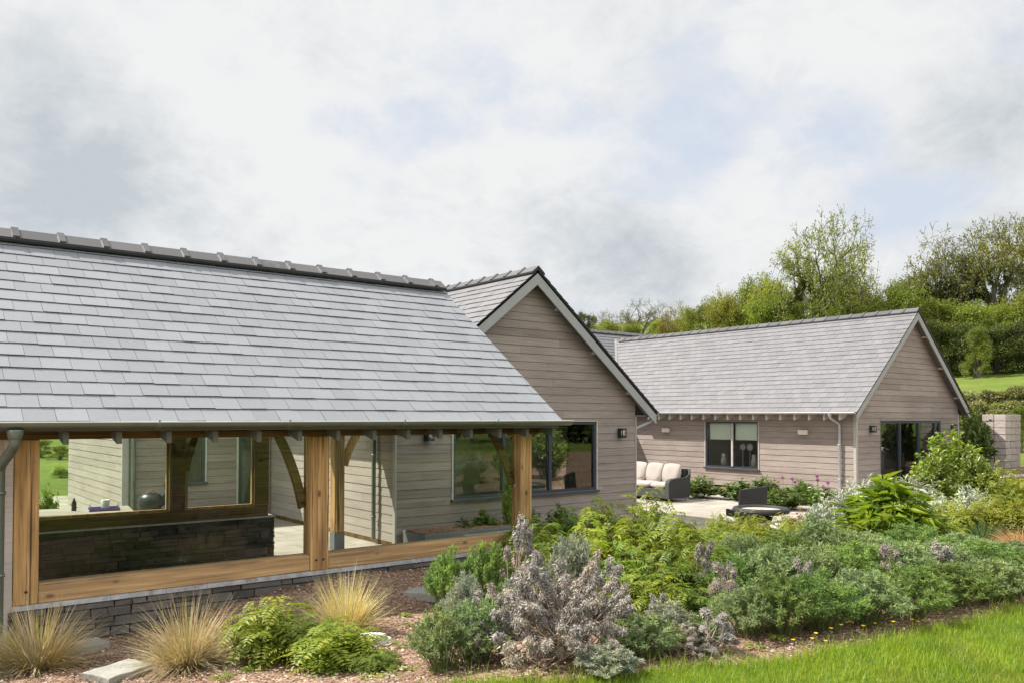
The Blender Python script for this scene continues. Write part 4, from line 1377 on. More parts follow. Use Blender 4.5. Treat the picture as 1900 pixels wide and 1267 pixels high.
# things standing inside the windows
for y, z, lb in ((17.55, .66, 'grey jar with a white cap inside the left half of the long wall window'), (16.35, .66, 'grey jar with a white cap inside the right half of the long wall window')):
    j = thing('jar', lb, 'jar', (CX0 + .22, y, z), 0, 'jars inside the long wall window')
    mb = MB(); mb.lathe([(0, 0), (.1, 0), (.1, .24), (.08, .27), (0, .27)], (0, 0, 0), 18); mb.build('jar_body', M['concrete'], j)
    mb = MB(); mb.lathe([(.075, .271), (.075, .42), (.06, .43), (0, .43)], (0, 0, 0), 18); mb.build('cap', M['cap'], j)
for y, z, r_, lb in ((17.0, 1.32, .11, 'white round mirror behind the middle of the long wall window'), (16.72, 1.32, .12, 'white round mirror between the jars in the right half window')):
    t = thing('vanity_mirror', lb, 'mirror', (CX0 + .5, y, .66), 0, 'round mirrors inside the long wall window')
    mb = MB(); mb.lathe([(0, 0), (.09, 0), (.09, .012), (.014, .03), (.012, z - .66 - r_), (0, z - .66 - r_)], (0, 0, 0), 16); mb.build('stand', M['cap'], t)
    mb = MB(); mb.lathe([(0, -.014), (r_ - .015, -.014), (r_, -.004), (r_, .004), (r_ - .015, .014), (0, .014)], (0, 0, 0), 28); o = mb.build('mirror_disc', M['cap'], t)
    o.rotation_euler = (0, PI / 2, 0); o.location = (0, 0, z - .66)
sh = thing('window_ledge', 'pale ledge inside the long wall window under the jars', 'shelf', (CX0 + .1, 16.0, .6))
mb = MB(); mb.bbox(0, .62, 0, 2.15, .0, .05, .006); mb.build('shelf_board', M['cap'], sh)
mb = MB(); mb.bbox(.02, .6, .02, 2.13, -.55, -.002, .004); mb.build('cabinet', M['plaster'], sh)
for x, y, lb in ((11.35, 13.0, 'varnished wooden chair inside the right pane of the kitchen window'), (10.35, 13.3, 'dark chair inside the middle pane of the kitchen window')):
    dk = 'dark' in lb
    t = thing('dining_chair', lb, 'chair', (x, y, .06), R(200 if dk else 160), 'chairs inside the kitchen window')
    mt = M['black'] if dk else M['wood']
    mb = MB(); mb.bbox(-.22, .22, -.22, .22, .43, .47, .01); mb.build('seat', mt, t)
    for sx in (-.2, .17):
        for sy in (-.2, .17):
            mb = MB(); mb.tube([(sx + .015, sy + .015, 0), (sx + .015, sy + .015, .43)], .017, 8); mb.build('leg', mt, t)
    mb = MB()
    for k in range(5): mb.tube([(-.18 + .09 * k, .2, .47), (-.18 + .09 * k, .25, .98)], .011, 6)
    mb.tube([(-.22, .25, .95), (-.1, .26, 1.02), (0, .265, 1.05), (.1, .26, 1.02), (.22, .25, .95)], .03, 8); mb.build('backrest', mt, t)

# ------------------------------------------------------------------ retaining wall, slabs, rocks, blocks
rw = thing('retaining_wall', 'low stone retaining wall with flat stone coping between bed and patio', 'wall')
mb = stone_courses(6.95, 13.95, .0, .42, 8.42, 8.66, 61, .06, .12); mb.build('stonework', [M['stone'], M['clad_gap']], rw)
mb = MB()
x = 6.95
while x < 13.95:
    e = min(x + rnd.uniform(.5, .8), 13.95); mb.box(x + .003, e - .003, 8.4, 8.68, .421, .45); x = e
mb.build('coping', M['stone'], rw)
rw2 = thing('low_garden_wall', 'low wall with pale coping before the far sliding doors', 'wall', (0, 0, 0))
mb = stone_courses(19.6, 27.6, .0, .55, 10.1, 10.36, 62, .08, .14); mb.build('stonework', [M['block'], M['clad_gap']], rw2)
mb = MB(); mb.box(19.55, 27.65, 10.05, 10.41, .551, .6); mb.build('coping', M['cap'], rw2)


def slab(px, py, sx, sy, rz, label, dz=.012):
    z = .42
    for _ in range(6):
        p = at(px, py, z); z = H(p[0], p[1])
    rr = random.Random(int(px)); n = 9; top = []
    for k in range(4):
        a = [(-1, -1), (1, -1), (1, 1), (-1, 1)][k]; b = [(-1, -1), (1, -1), (1, 1), (-1, 1)][(k + 1) % 4]
        for q in range(4):
            t = q / 4; top.append(((a[0] + (b[0] - a[0]) * t) * sx / 2 + rr.uniform(-.012, .012), (a[1] + (b[1] - a[1]) * t) * sy / 2 + rr.uniform(-.012, .012)))
    m_ = len(top)
    vs = [(x, y, -.05) for x, y in top] + [(x, y, .03) for x, y in top] + [(x * .97, y * .97, .036) for x, y in top]
    fs = [tuple(range(3 * m_ - 1, 2 * m_ - 1, -1))[::-1]] + [(i, (i + 1) % m_, m_ + (i + 1) % m_, m_ + i) for i in range(m_)] + [(m_ + i, m_ + (i + 1) % m_, 2 * m_ + (i + 1) % m_, 2 * m_ + i) for i in range(m_)]
    mb = MB(); mb.add(vs, fs); o = mb.build('stone_slab', M['slab'])
    o.location = (p[0], p[1], z + dz); o.rotation_euler = (rr.uniform(-.05, .05), rr.uniform(-.05, .05), rz)
    tag(o, label, 'paving slab', 'loose slabs in the bed')


slab(152, 1205, .42, .26, R(18), 'narrow grey slab nearest the stone plinth, half under the left straw grass')
slab(225, 1250, .36, .26, R(24), 'grey slab between the two front straw grasses at the bottom edge')
slab(792, 1096, .3, .36, R(30), 'grey slab at the end of the porch beam beside the green artemisia')


def rock(x, y, z, r_, mat, label, seed, flat=.6, cat_='rock'):
    rr = np.random.default_rng(seed); n = 14
    vs, fs = [], []
    ph = rr.uniform(0, 6, 6)
    for i in range(n + 1):
        for j in range(n * 2):
            th, f = PI * i / n, 2 * PI * j / (2 * n)
            d = np.array([math.sin(th) * math.cos(f), math.sin(th) * math.sin(f), math.cos(th)])
            k = 1 + .18 * math.sin(3 * d[0] + ph[0]) * math.cos(2.6 * d[1] + ph[1]) + .12 * math.sin(6 * d[2] + ph[2] + 4 * d[0]) + .06 * math.sin(13 * d[1] + ph[3]) * math.cos(11 * d[0] + ph[4])
            d = np.sign(d) * np.abs(d) ** .8
            vs.append(tuple(d * k * r_ * np.array([1.3, .8, flat])))
    for i in range(n):
        for j in range(2 * n):
            j2 = (j + 1) % (2 * n); fs.append((i * 2 * n + j, (i + 1) * 2 * n + j, (i + 1) * 2 * n + j2, i * 2 * n + j2))
    mb = MB(); mb.add(vs, fs, 0, False); o = mb.build('rock', M[mat]); o.location = (x, y, z); o.rotation_euler.z = seed
    return tag(o, label, cat_)


p = at(688, 1190, .45); rock(p[0], p[1], H(p[0], p[1]) + .03, .12, 'white_rock', 'white rock beside the fern leaved shrub on the gravel', 3, .5)
p = at(1450, 985, .5); rock(p[0], p[1], H(p[0], p[1]) + .1, .13, 'white_rock', 'pale rock among rusty ground cover beside the round table', 5, .7)

bk = thing('block_stack', 'strapped stack of pale concrete blocks beyond the right gable', 'block stack', (29.3, 11.4, .3))
rb_ = MB()
rr = random.Random(3)
for lv in range(9):
    z0 = .12 + lv * .222
    mb = MB()
    for i in range(3):
        for j in range(2):
            x0, y0 = i * .4 + rr.uniform(-.012, .012), j * .37 + rr.uniform(-.012, .012)
            mb.bbox(x0 + .004, x0 + .392, y0 + .004, y0 + .362, z0 + rr.uniform(0, .004), z0 + .214, .012)
    mb.build('block_layer', M['block'], bk)
mb = MB()
for k in range(3): mb.box(0, 1.2, k * .34, k * .34 + .1, 0, .115)
mb.build('pallet', M['trim'], bk)
bg = thing('bag_pallet', 'white and pink plastic sacks piled on a pallet by the block stack', 'sacks', (28.6, 9.2, .3))
mb = MB(); mb.bbox(0, 1.6, 0, 1.2, 0, .72, .01); mb.build('crate', M['block'], bg)
for k in range(4):
    cushion(bg, 'sack', .4 + .8 * (k % 2), .35 + .55 * (k // 2), .82, .8, .55, .22, 0, .1).data.materials[0] = M['plastic']
mb = MB(); mb.tube([(.3, .3, .95), (.28, .3, 1.15), (.33, .3, 1.22), (.38, .3, 1.15), (.36, .3, .95)], .012, 6); mb.build('lifting_loop', M['cap'], bg)


# ------------------------------------------------------------------ plants
def quad_path(b, t, k, out=1.35):
    """points on curved shoots from b to t (n,3) at parameters k (n,m)"""
    d = (t - b)[:, None]
    K = k[..., None]
    e = np.concatenate([K ** out, K ** out, K ** .85], -1)
    return b[:, None] + d * e


def dome(n, rad, h, rim=.55, base=.3, jit=.12, rng=RNG):
    az = rng.uniform(0, 2 * PI, n); r = rad * np.sqrt(rng.uniform(0, 1, n))
    lump = 1 + .13 * np.sin(az * 3 + 1) * (r / rad) + .1 * np.sin(az * 5 + 2) * (r / rad)
    z = h * (1 - rim * (r / rad) ** 2) * rng.uniform(1 - jit * 1.6, 1 + jit * .4, n)
    t = np.stack([r * lump * np.cos(az), r * lump * np.sin(az), z], -1)
    b = t * np.array([base, base, 0]) + rng.normal(0, .01, (n, 3)) * np.array([1, 1, 0])
    return b, t


def shoots_mesh(name, b, t, r, mat, m=3, k1=.97):
    ks = np.tile(np.linspace(0, k1, m + 1), (len(b), 1)); P = quad_path(b, t, ks)
    S = []
    for i in range(len(b)):
        for j in range(m):
            S.append((P[i, j], P[i, j + 1], r * (1 - .7 * j / m), r * (1 - .7 * (j + 1) / m)))
    return segs_mesh(name, S, mat, 4)


def p_feather(mat, seed, n=150, per=40, rad=.4, h=.55, L0=.035, L1=.07, W=.0085, rim=.5, down=0.0):
    rng = np.random.default_rng(seed)
    b, t = dome(n, rad, h, rim, .35, .16, rng)
    k = 1 - rng.uniform(0, 1, (n, per)) ** 1.7 * .45
    P = quad_path(b, t, k).reshape(-1, 3)
    ax = unit(t - b)[:, None].repeat(per, 1).reshape(-1, 3)
    D = sphere_dirs(len(P)) * .9 + ax * .75 + np.array([0, 0, .25 - down])
    Nn = sphere_dirs(len(P)) + np.array([0, 0, .8])
    V, F = leaves(P, D, Nn, rng.uniform(L0, L1, len(P)), W * rng.uniform(.7, 1.3, len(P)), .1, .25, .55)
    return [('stems', shoots_mesh('stems', b, t, .004, M['stem'])), ('foliage', np_mesh('foliage', V, F, mat))], h, rad


def p_dead(mat, seed, nb=34, per=420, rad=.45, h=.6, trunk=True):
    rng = np.random.default_rng(seed)
    S = []; tips = []
    forks = []
    for k in range(3):
        a = 2 * PI * k / 3 + rng.uniform(0, 1)
        p0 = np.array([.02 * math.cos(a), .02 * math.sin(a), 0]); p1 = np.array([.1 * math.cos(a), .1 * math.sin(a), h * rng.uniform(.22, .36)])
        S.append((p0, p1, .013, .009)); forks.append(p1); S.append((p0, np.array([.12 * math.cos(a + 1), .12 * math.sin(a + 1), h * .12]), .008, .006)); forks.append(S[-1][1])
    b, t = dome(nb, rad, h, .7, .0, .3, rng)
    for i in range(nb):
        f = forks[rng.integers(len(forks))]
        tt = t[i]; m1 = f + (tt - f) * .45 + np.array([0, 0, -.04]) + rng.normal(0, .03, 3); m2 = f + (tt - f) * .8 + rng.normal(0, .015, 3)
        S += [(f, m1, .006, .0045), (m1, m2, .0045, .0035), (m2, tt, .0035, .002)]
        q = m1 + rng.normal(0, .09, 3) + np.array([0, 0, .04]); S.append((m1, q, .003, .0015))
        tips.append((m2, tt, 1.0)); tips.append((m1 * .4 + q * .6, q, .4))
    Ps, Ds = [], []
    for a, c, wgt in tips:
        n = int(per * wgt * rng.uniform(.6, 1.3)); k = rng.uniform(.25, 1.12, n)[:, None]
        P = a + (c - a) * k + rng.normal(0, .014, (n, 3)) + np.array([0, 0, .01])
        Ps.append(P); Ds.append(sphere_dirs(n) * .6 + np.array([0, 0, -.75]))
    P = np.concatenate(Ps); D = np.concatenate(Ds); n = len(P)
    V, F = leaves(P, D, sphere_dirs(n), rng.uniform(.012, .034, n), rng.uniform(.002, .0042, n), .1, .6, .5)
    return [('branches', segs_mesh('branches', S, M['twig'], 5)), ('foliage', np_mesh('foliage', V, F, mat))], h, rad


def p_fern(mat, seed, n=22, per=8, rad=.45, h=.7, Lr=(.2, .32), pairs=8, stem='redstem'):
    """arching stems carrying drooping pinnate leaves"""
    rng = np.random.default_rng(seed)
    b, t = dome(n, rad * .8, h, .4, .25, .3, rng)
    k = np.linspace(.3, 1, per)[None] * np.ones((n, 1)) + rng.uniform(-.03, .03, (n, per))
    P = quad_path(b, t, k).reshape(-1, 3); N_ = len(P)
    az = rng.uniform(0, 2 * PI, N_)
    Lf = rng.uniform(*Lr, N_) * np.where(np.tile(np.arange(per), n) >= per - 3, .75, 1)
    rise = rng.uniform(.1, .75, N_)
    H_ = np.stack([np.cos(az), np.sin(az), np.zeros(N_)], -1); Z = np.array([0, 0, 1.])
    js = np.linspace(.18, 1, pairs)
    Vs = []
    PP, DD, NN, LL, WW = [], [], [], [], []
    for j in js:
        C = P + H_ * (Lf * j)[:, None] + Z * (Lf * (rise * j - .85 * j * j))[:, None]
        T = unit(H_ + Z * (rise - 1.7 * j)[:, None])
        S = np.cross(T, Z); S = unit(S); Nn = np.cross(S, T)
        ll = Lf * .34 * (1 - .65 * abs(j - .45) ** 1.2)
        for s in ((1, -1) if j < .98 else (0,)):
            PP.append(C); DD.append(T * (.45 if s else 1) + S * s + Nn * .05 + rng.normal(0, .08, (N_, 3))); NN.append(Nn); LL.append(ll * rng.uniform(.8, 1.15, N_)); WW.append(ll * .36)
    V, F = leaves(np.concatenate(PP), np.concatenate(DD), np.concatenate(NN), np.concatenate(LL), np.concatenate(WW), .18, .18, .38)
    return [('stems', shoots_mesh('stems', b, t, .0045, M[stem])), ('foliage', np_mesh('foliage', V, F, mat))], h, rad


def p_broad(mat, seed, n=60, per=14, rad=.5, h=.8, L=(.07, .13), wr=.5, rim=.5, kmin=.35, droop=.18):
    rng = np.random.default_rng(seed)
    b, t = dome(n, rad, h, rim, .3, .2, rng)
    k = rng.uniform(kmin, 1.0, (n, per)); P = quad_path(b, t, k).reshape(-1, 3); m = len(P)
    az = rng.uniform(0, 2 * PI, m)
    out = unit(P * np.array([1, 1, .3]) + 1e-4)
    D = np.stack([np.cos(az), np.sin(az), rng.uniform(-.35, .6, m)], -1) + out * .7
    Nn = np.array([0, 0, 1.]) + out * .5 + rng.normal(0, .35, (m, 3))
    Lf = rng.uniform(*L, m)
    V, F = leaves(P + rng.normal(0, .012, (m, 3)), D, Nn, Lf, Lf * wr * rng.uniform(.85, 1.15, m), .14, droop, .42)
    return [('stems', shoots_mesh('stems', b, t, .005, M['stem'])), ('foliage', np_mesh('foliage', V, F, mat))], h, rad


def p_blades(mat, seed, n=700, rad=.06, L=(.35, .6), W=.006, lean=.8, curve=(.2, 1.2), h=.5, R_=.45):
    rng = np.random.default_rng(seed)
    az = rng.uniform(0, 2 * PI, n); r = rad * np.sqrt(rng.uniform(0, 1, n))
    P = np.stack([r * np.cos(az), r * np.sin(az), np.zeros(n)], -1)
    ln = rng.uniform(0, 1, n) ** .55 * lean
    V, F = blades(P, az + rng.normal(0, .35, n), ln, rng.uniform(*L, n), W * rng.uniform(.7, 1.4, n), rng.uniform(*curve, n) * (.3 + ln / max(lean, .01)), 5)
    return [('blades', np_mesh('blades', V, F, mat))], h, R_


PRO = {
    'art': [p_feather(M['l_art'], 1), p_feather(M['l_art'], 2, 130, 42, .42, .5), p_feather(M['l_art_g'], 3, 140, 42)],
    'art_g': [p_feather(M['l_art_g'], 4), p_feather(M['l_art_g'], 5, 130, 44, .4, .52)],
    'art_s': [p_feather(M['l_art_s'], 6, 110, 46, .3, .5), p_feather(M['l_art_s'], 7, 90, 46, .26, .6)],
    'dead': [p_dead(M['l_dead'], 8), p_dead(M['l_dead'], 9, 28), p_dead(M['l_dead'], 10, 18, 480, .25, .6)],
    'dead_big': [p_dead(M['l_dead'], 11, 84, 560, .62, .72)],
    'fern': [p_fern(M['l_sorb'], 12), p_fern(M['l_sorb'], 13, 30), p_fern(M['l_sorb_d'], 14, 26)],
    'fern_olive': [p_fern(M['l_olive'], 15, 60, 10, .45, .5, (.11, .19), 7), p_fern(M['l_olive'], 16, 60, 10, .45, .5, (.11, .19), 7)],
    'leafy': [p_broad(M['l_broad'], 31, 170, 20, .5, .9, (.05, .09), .6, .45), p_broad(M['l_broad'], 32, 150, 20, .5, .8, (.05, .09), .6, .4)],
    'rust': [p_broad(M['l_rust'], 17, 120, 12, .5, .3, (.02, .045), .5, .4)],
    'broad': [p_broad(M['l_broad'], 18, 90, 16, .5, .9, (.08, .15), .62, .45), p_broad(M['l_broad'], 19, 80, 16, .5, .8, (.07, .13), .6, .45)],
    'peony': [p_broad(M['l_peony'], 20, 70, 18, .5, .7, (.09, .16), .36, .5), p_broad(M['l_peony'], 21, 70, 18, .5, .7, (.09, .16), .36, .5)],
    'strap': [p_broad(M['l_strap'], 33, 200, 10, .42, .8, (.12, .24), .2, .5, .4, .45)],
    'silver': [p_broad(M['l_silver'], 23, 120, 16, .45, .6, (.06, .11), .26, .4, .5), p_broad(M['l_silver'], 24, 110, 16, .45, .6, (.06, .11), .26, .4, .5)],
    'straw': [p_blades(M['l_grass'], 25, 1000, .09, (.3, .62), .0062, 1.3, (.1, .95), .5, .5), p_blades(M['l_grass'], 26, 1100, .1, (.28, .6), .0062, 1.35, (.2, 1.1), .5, .5), p_blades(M['l_grass'], 27, 1100, .09, (.3, .55), .0062, 1.25, (.0, .8), .5, .48)],
    'russet': [p_blades(M['l_grass_r'], 28, 800, .08, (.35, .6), .007, 1.0, (.4, 1.5))],
    'rosemary': [p_blades(M['l_rosemary'], 29, 420, .2, (.2, .4), .012, .7, (0, .5), .38, .32)],
}
PUSED = {}


def plant(name, proto, var, px, dd, ytop, wpx, label, cat_, group=None, rz=None, at_xy=None):
    """set a plant at distance dd in the direction of px: its top reaches ytop, its spread wpx"""
    x, y, _ = atd(px, dd)
    z = H(x, y)
    parts, h, rad = PRO[proto][var % len(PRO[proto])]
    sz = max(.12, (EYE + (HOR - ytop) / FPX * dd - z)) / h
    sx = wpx / 2 * dd / FPX / rad
    t = thing(name, label, cat_, (x, y, z - .01), rnd.uniform(0, 2 * PI) if rz is None else rz, group)
    t.scale = (sx, sx, sz)
    for pn, me in parts: link(pn, me, t)
    return t


G = 'straw coloured grass tufts'
plant('ornamental_grass', 'straw', 0, 78, 6.2, 1112, 250, 'straw coloured grass tuft in front of the left porch post at the stone plinth', 'ornamental grass', G)
plant('ornamental_grass', 'straw', 2, -8, 6.5, 1150, 170, 'greenish straw grass cut by the left edge below the dark downpipe', 'ornamental grass', G)
plant('ornamental_grass', 'straw', 1, 352, 6.15, 1105, 235, 'straw coloured grass tuft between the grey slab and the fern leaved shrub', 'ornamental grass', G)
plant('ornamental_grass', 'straw', 2, 645, 7.1, 1040, 185, 'straw coloured grass tuft close to the porch beam below the middle post', 'ornamental grass', G)
plant('ornamental_grass', 'russet', 0, 1893, 10.3, 972, 130, 'russet drooping grass tuft at the right edge above the artemisia mass', 'ornamental grass', G)
G = 'fern leaved shrubs in the left bed'
plant('leafy_shrub', 'fern', 0, 505, 6.25, 1108, 190, 'bright fern leaved shrub beside the second straw grass, with one tall shoot', 'shrub', G)
plant('leafy_shrub', 'fern', 1, 620, 6.0, 1150, 210, 'low bright fern leaved shrub left of the pale gravel path', 'shrub', G)
plant('leafy_shrub', 'fern', 2, 575, 6.6, 1140, 170, 'bright fern leaved shrub below the grass under the middle post', 'shrub', G)
plant('leafy_shrub', 'fern', 2, 690, 5.75, 1210, 120, 'small fern leaved shoot at the bottom edge by the gravel path', 'shrub', G)
G = 'artemisia clumps left of the dead bush'
plant('artemisia', 'art', 0, 822, 5.5, 1128, 140, 'pale sea green artemisia at the gravel edge, frontmost left of the dead bush', 'artemisia', G)
plant('artemisia', 'art', 1, 882, 5.7, 1108, 150, 'pale artemisia with withered stalks leaning on the left of the dead bush', 'artemisia', G)
plant('artemisia', 'art_s', 1, 862, 6.5, 1062, 80, 'tall pale artemisia spire behind the frontmost sea green clump', 'artemisia', G)
plant('artemisia', 'art_g', 0, 838, 7.9, 1018, 100, 'deep green artemisia at the end of the porch beam beside the grey slab', 'artemisia', G)
plant('artemisia', 'art_g', 1, 905, 7.9, 1008, 110, 'deep green artemisia against the porch beam, right of its twin', 'artemisia', G)
G = 'withered grey artemisia bushes'
plant('withered_bush', 'dead_big', 0, 1038, 5.6, 1032, 310, 'big withered grey bush with bare woody trunk at the lawn edge', 'dead bush', G)
plant('withered_bush', 'dead', 0, 935, 5.75, 1085, 200, 'withered grey bush with bare stems lying out to the gravel side', 'dead bush', G)
plant('withered_bush', 'dead', 1, 1125, 6.0, 1028, 160, 'withered grey tall stalks right of the bare woody trunk', 'dead bush', G)
plant('withered_bush', 'dead', 2, 966, 7.7, 950, 85, 'tall withered brown stalks before the right porch post', 'dead bush', G)
plant('withered_bush', 'dead', 1, 1262, 5.6, 1150, 130, 'withered grey drooping tuft at the lawn edge, left of the mulch strip', 'dead bush', G)
plant('withered_bush', 'dead', 2, 1322, 5.7, 1125, 100, 'withered grey spike leaning at the left end of the mulch strip', 'dead bush', G)
plant('withered_bush', 'dead', 2, 1220, 6.3, 1092, 55, 'thin withered spike among bright fern leaves above the lawn', 'dead bush', G)
plant('withered_bush', 'dead', 2, 1306, 7.5, 995, 60, 'withered brown stalks between fern leaves and the artemisia mass', 'dead bush', G)
plant('withered_bush', 'dead', 2, 1345, 6.9, 1035, 75, 'dark withered stalks at the left end of the artemisia mass', 'dead bush', G)
plant('withered_bush', 'dead', 2, 1488, 7.0, 1030, 60, 'withered tuft deep in the left third of the artemisia mass', 'dead bush', G)
plant('withered_bush', 'dead', 2, 1648, 7.5, 1002, 70, 'withered brown tuft in the middle of the artemisia mass', 'dead bush', G)
plant('withered_bush', 'dead', 2, 1740, 7.9, 1000, 80, 'withered pale tuft in the right half of the artemisia mass', 'dead bush', G)
G = 'silver artemisia among the dead stalks'
plant('artemisia', 'art_s', 0, 1062, 7.0, 992, 110, 'silver artemisia spire rising behind the dead bush', 'artemisia', G)
plant('artemisia', 'art_s', 1, 958, 6.9, 1072, 90, 'silver artemisia between the withered stalks and the deep green clumps', 'artemisia', G)
plant('artemisia', 'art_s', 0, 1128, 5.15, 1192, 120, 'round silver artemisia tuft standing in the lawn grass', 'artemisia', G)
plant('artemisia', 'art', 0, 1190, 5.6, 1135, 150, 'grey green artemisia at the lawn right of the dead trunk', 'artemisia', G)
plant('artemisia', 'art_s', 1, 1238, 5.8, 1112, 110, 'silver artemisia with shaggy head before the fern leaves', 'artemisia', G)
plant('artemisia', 'art_g', 0, 1285, 5.9, 1140, 130, 'greener artemisia between the two leaning withered tufts', 'artemisia', G)

G = 'fern leaved shrubs in the middle bed'
lab = 'yellow green fern leaved shrub in the middle bed'
for i, (px, dd, yt, w) in enumerate([(985, 10.2, 960, 120), (1055, 10.4, 938, 140), (1128, 10.4, 925, 140), (1200, 10.2, 908, 110), (1262, 9.9, 955, 120), (1320, 9.9, 975, 120),
                                     (1010, 9.0, 968, 140), (1090, 9.0, 950, 150), (1165, 9.0, 945, 150), (1238, 8.8, 962, 140), (1308, 8.8, 988, 120), (1372, 9.4, 985, 120),
                                     (1010, 7.8, 1005, 130), (1085, 7.8, 985, 150), (1160, 7.6, 1000, 160), (1232, 7.5, 1012, 140), (1290, 7.6, 1020, 110),
                                     (1150, 6.85, 1062, 140), (1215, 6.8, 1052, 150), (1290, 6.9, 1085, 120), (1110, 6.6, 1090, 100)]):
    plant('leafy_shrub', 'fern', (i * 2 + i // 3) % 3, px, dd, yt, w, lab + (', nearest the patio' if i < 6 else ', nearest the withered stalks' if i > 16 else ', midway between patio and lawn'), 'shrub', G)
G = 'artemisia clumps above the lawn'
lab = 'feathery grey green artemisia in the mass above the lawn'
for i, (px, dd, yt, w) in enumerate([(1385, 6.25, 1085, 150), (1452, 6.25, 1068, 160), (1522, 6.35, 1058, 170), (1600, 6.55, 1055, 170), (1680, 6.8, 1048, 175), (1760, 7.1, 1040, 175), (1840, 7.35, 1035, 175), (1915, 7.6, 1022, 170),
                                     (1358, 7.4, 1028, 130), (1425, 7.4, 1012, 160), (1500, 7.5, 1008, 170), (1580, 7.7, 1002, 170), (1660, 7.9, 1000, 175), (1740, 8.1, 1002, 170), (1822, 8.3, 1000, 175), (1900, 8.8, 1002, 150),
                                     (1372, 9.0, 985, 110), (1450, 9.0, 985, 130), (1518, 9.2, 958, 130), (1598, 9.4, 980, 140), (1690, 9.5, 968, 150), (1772, 9.6, 985, 150), (1850, 9.6, 1000, 110)]):
    pos = ', front row at the mulch' if i < 8 else ', back row behind the others' if i > 15 else ', middle row'
    plant('artemisia', 'art' if i > 9 else ('art' if i % 3 == 0 else 'art_g'), i, px, dd, yt, w, lab + pos, 'artemisia', G)
plant('strappy_clump', 'strap', 0, 1650, 11.0, 888, 150, 'lush bright green strappy leaved clump behind the artemisia, before the gable', 'perennial')
plant('broadleaf_plant', 'broad', 1, 1700, 10.9, 935, 130, 'bright broad leaved plant at the right foot of the strappy clump', 'perennial')
plant('broadleaf_plant', 'broad', 0, 1605, 10.8, 955, 110, 'bright broad leaved plant at the left foot of the strappy clump', 'perennial')
plant('broadleaf_plant', 'broad', 1, 1255, 10.4, 968, 110, 'pale green broad leaved plant among fern leaves at the patio edge', 'perennial')
G = 'silver leaved plants before the gable'
for i, (px, dd, yt, w, lb) in enumerate([(1562, 12.2, 908, 110, 'silver leaved mound left of the strappy clump, nearest the alliums'), (1603, 12.8, 882, 100, 'tall silver leaved mound at the corner of the gable'), (1690, 13.2, 882, 120, 'silver leaved mound below the sliding doors behind the strappy clump'),
                                         (1735, 12.3, 915, 90, 'silver leaved mound right of the strappy clump'), (1800, 13.0, 900, 80, 'silver leaved mound under the large bright shrub'), (1525, 11.6, 930, 80, 'low silver leaved tuft beside the rusty ground cover')]):
    plant('silver_plant', 'silver', i, px, dd, yt, w, lb, 'perennial', G)
plant('flowering_shrub', 'leafy', 0, 1765, 15.0, 795, 130, 'large bright broad leaved shrub covering the right of the sliding doors', 'shrub')
plant('flowering_shrub', 'leafy', 1, 1738, 14.0, 838, 100, 'smaller bright broad leaved shrub at the left foot of the large one', 'shrub')
plant('flowering_shrub', 'leafy', 1, 1806, 14.3, 840, 90, 'bright broad leaved shrub between the large one and the block stack', 'shrub')
plant('dark_shrub', 'peony', 0, 1808, 26, 762, 70, 'dark green shrub between the gable corner and the block stack', 'shrub')
G = 'olive green ground shrubs'
lab = 'olive green fine leaved shrub'
for i, (px, dd, yt, w, lb) in enumerate([(1850, 14.0, 862, 120, 'below the block stack'), (1900, 13.8, 868, 110, 'at the right edge below the plastic sacks'), (1765, 12.0, 922, 130, 'below the large bright shrub'), (1835, 12.0, 915, 140, 'above the rosemary tuft'), (1895, 11.8, 920, 120, 'at the right edge above the russet grass'),
                                         (1548, 10.9, 965, 110, 'between the silver tuft and the artemisia mass'), (1750, 11.0, 952, 110, 'right of the bright broad leaves'), (1468, 11.0, 955, 130, 'before the round table'), (1400, 11.2, 950, 120, 'left of the round table'), (1372, 11.5, 948, 70, 'before the wicker chair'), (1335, 11.6, 945, 80, 'at the left of the wicker chair'), (1535, 12.2, 932, 100, 'right of the round table'), (1300, 11.0, 972, 90, 'at the middle of the open paving edge'), (1345, 10.8, 972, 110, 'at the open paving edge'), (1425, 9.9, 990, 110, 'behind the artemisia at the patio side')]):
    plant('olive_shrub', 'fern_olive', i, px, dd, yt, w, lab + ' ' + lb, 'shrub', G)
plant('rusty_groundcover', 'rust', 0, 1495, 12.2, 938, 130, 'rusty brown low ground cover right of the round table', 'ground cover')
plant('rusty_groundcover', 'rust', 0, 1448, 10.4, 990, 100, 'rusty low ground cover in front of the round table', 'ground cover')
plant('rosemary_tuft', 'rosemary', 0, 1820, 11.2, 962, 68, 'dark green spiky tuft on the gravel left of the russet grass', 'perennial')
G = 'leafy bushes along the long wall'
for i, (px, dd, yt, w, lb) in enumerate([(1300, 23.4, 882, 78, 'dark leafy bush on the paving right beside the sofa'), (1372, 22.8, 888, 80, 'dark leafy bush behind the wicker chair'), (1418, 23.2, 884, 66, 'dark leafy bush behind the wicker chair, its right half'), (1490, 21.8, 890, 80, 'dark leafy bush under the purple flower heads'), (1450, 20.5, 906, 90, 'low dark leafy bush behind the round table'), (1530, 20.2, 903, 70, 'dark leafy bush at the foot of the downpipe')]):
    plant('leafy_bush', 'peony', i, px, dd, yt, w, lb, 'bush', G)
G = 'plants along the shaded gable wall'
for i, (px, dd, yt, w, lb) in enumerate([(862, 14.7, 962, 50, 'dark leafy plant at the gable wall right of the planter'), (900, 15.0, 945, 60, 'dark leafy plant at the gable wall under the kitchen window'), (985, 15.3, 945, 60, 'dark leafy plant just right of the right porch post'), (1040, 15.6, 935, 60, 'dark leafy plant under the right half of the kitchen window')]):
    plant('wall_plant', 'peony', i, px, dd, yt, w, lb, 'plant', G)
plant('climber', 'broad', 0, 946, 15.1, 868, 30, 'slim tall climber between the kitchen window and the right porch post', 'climbing plant')
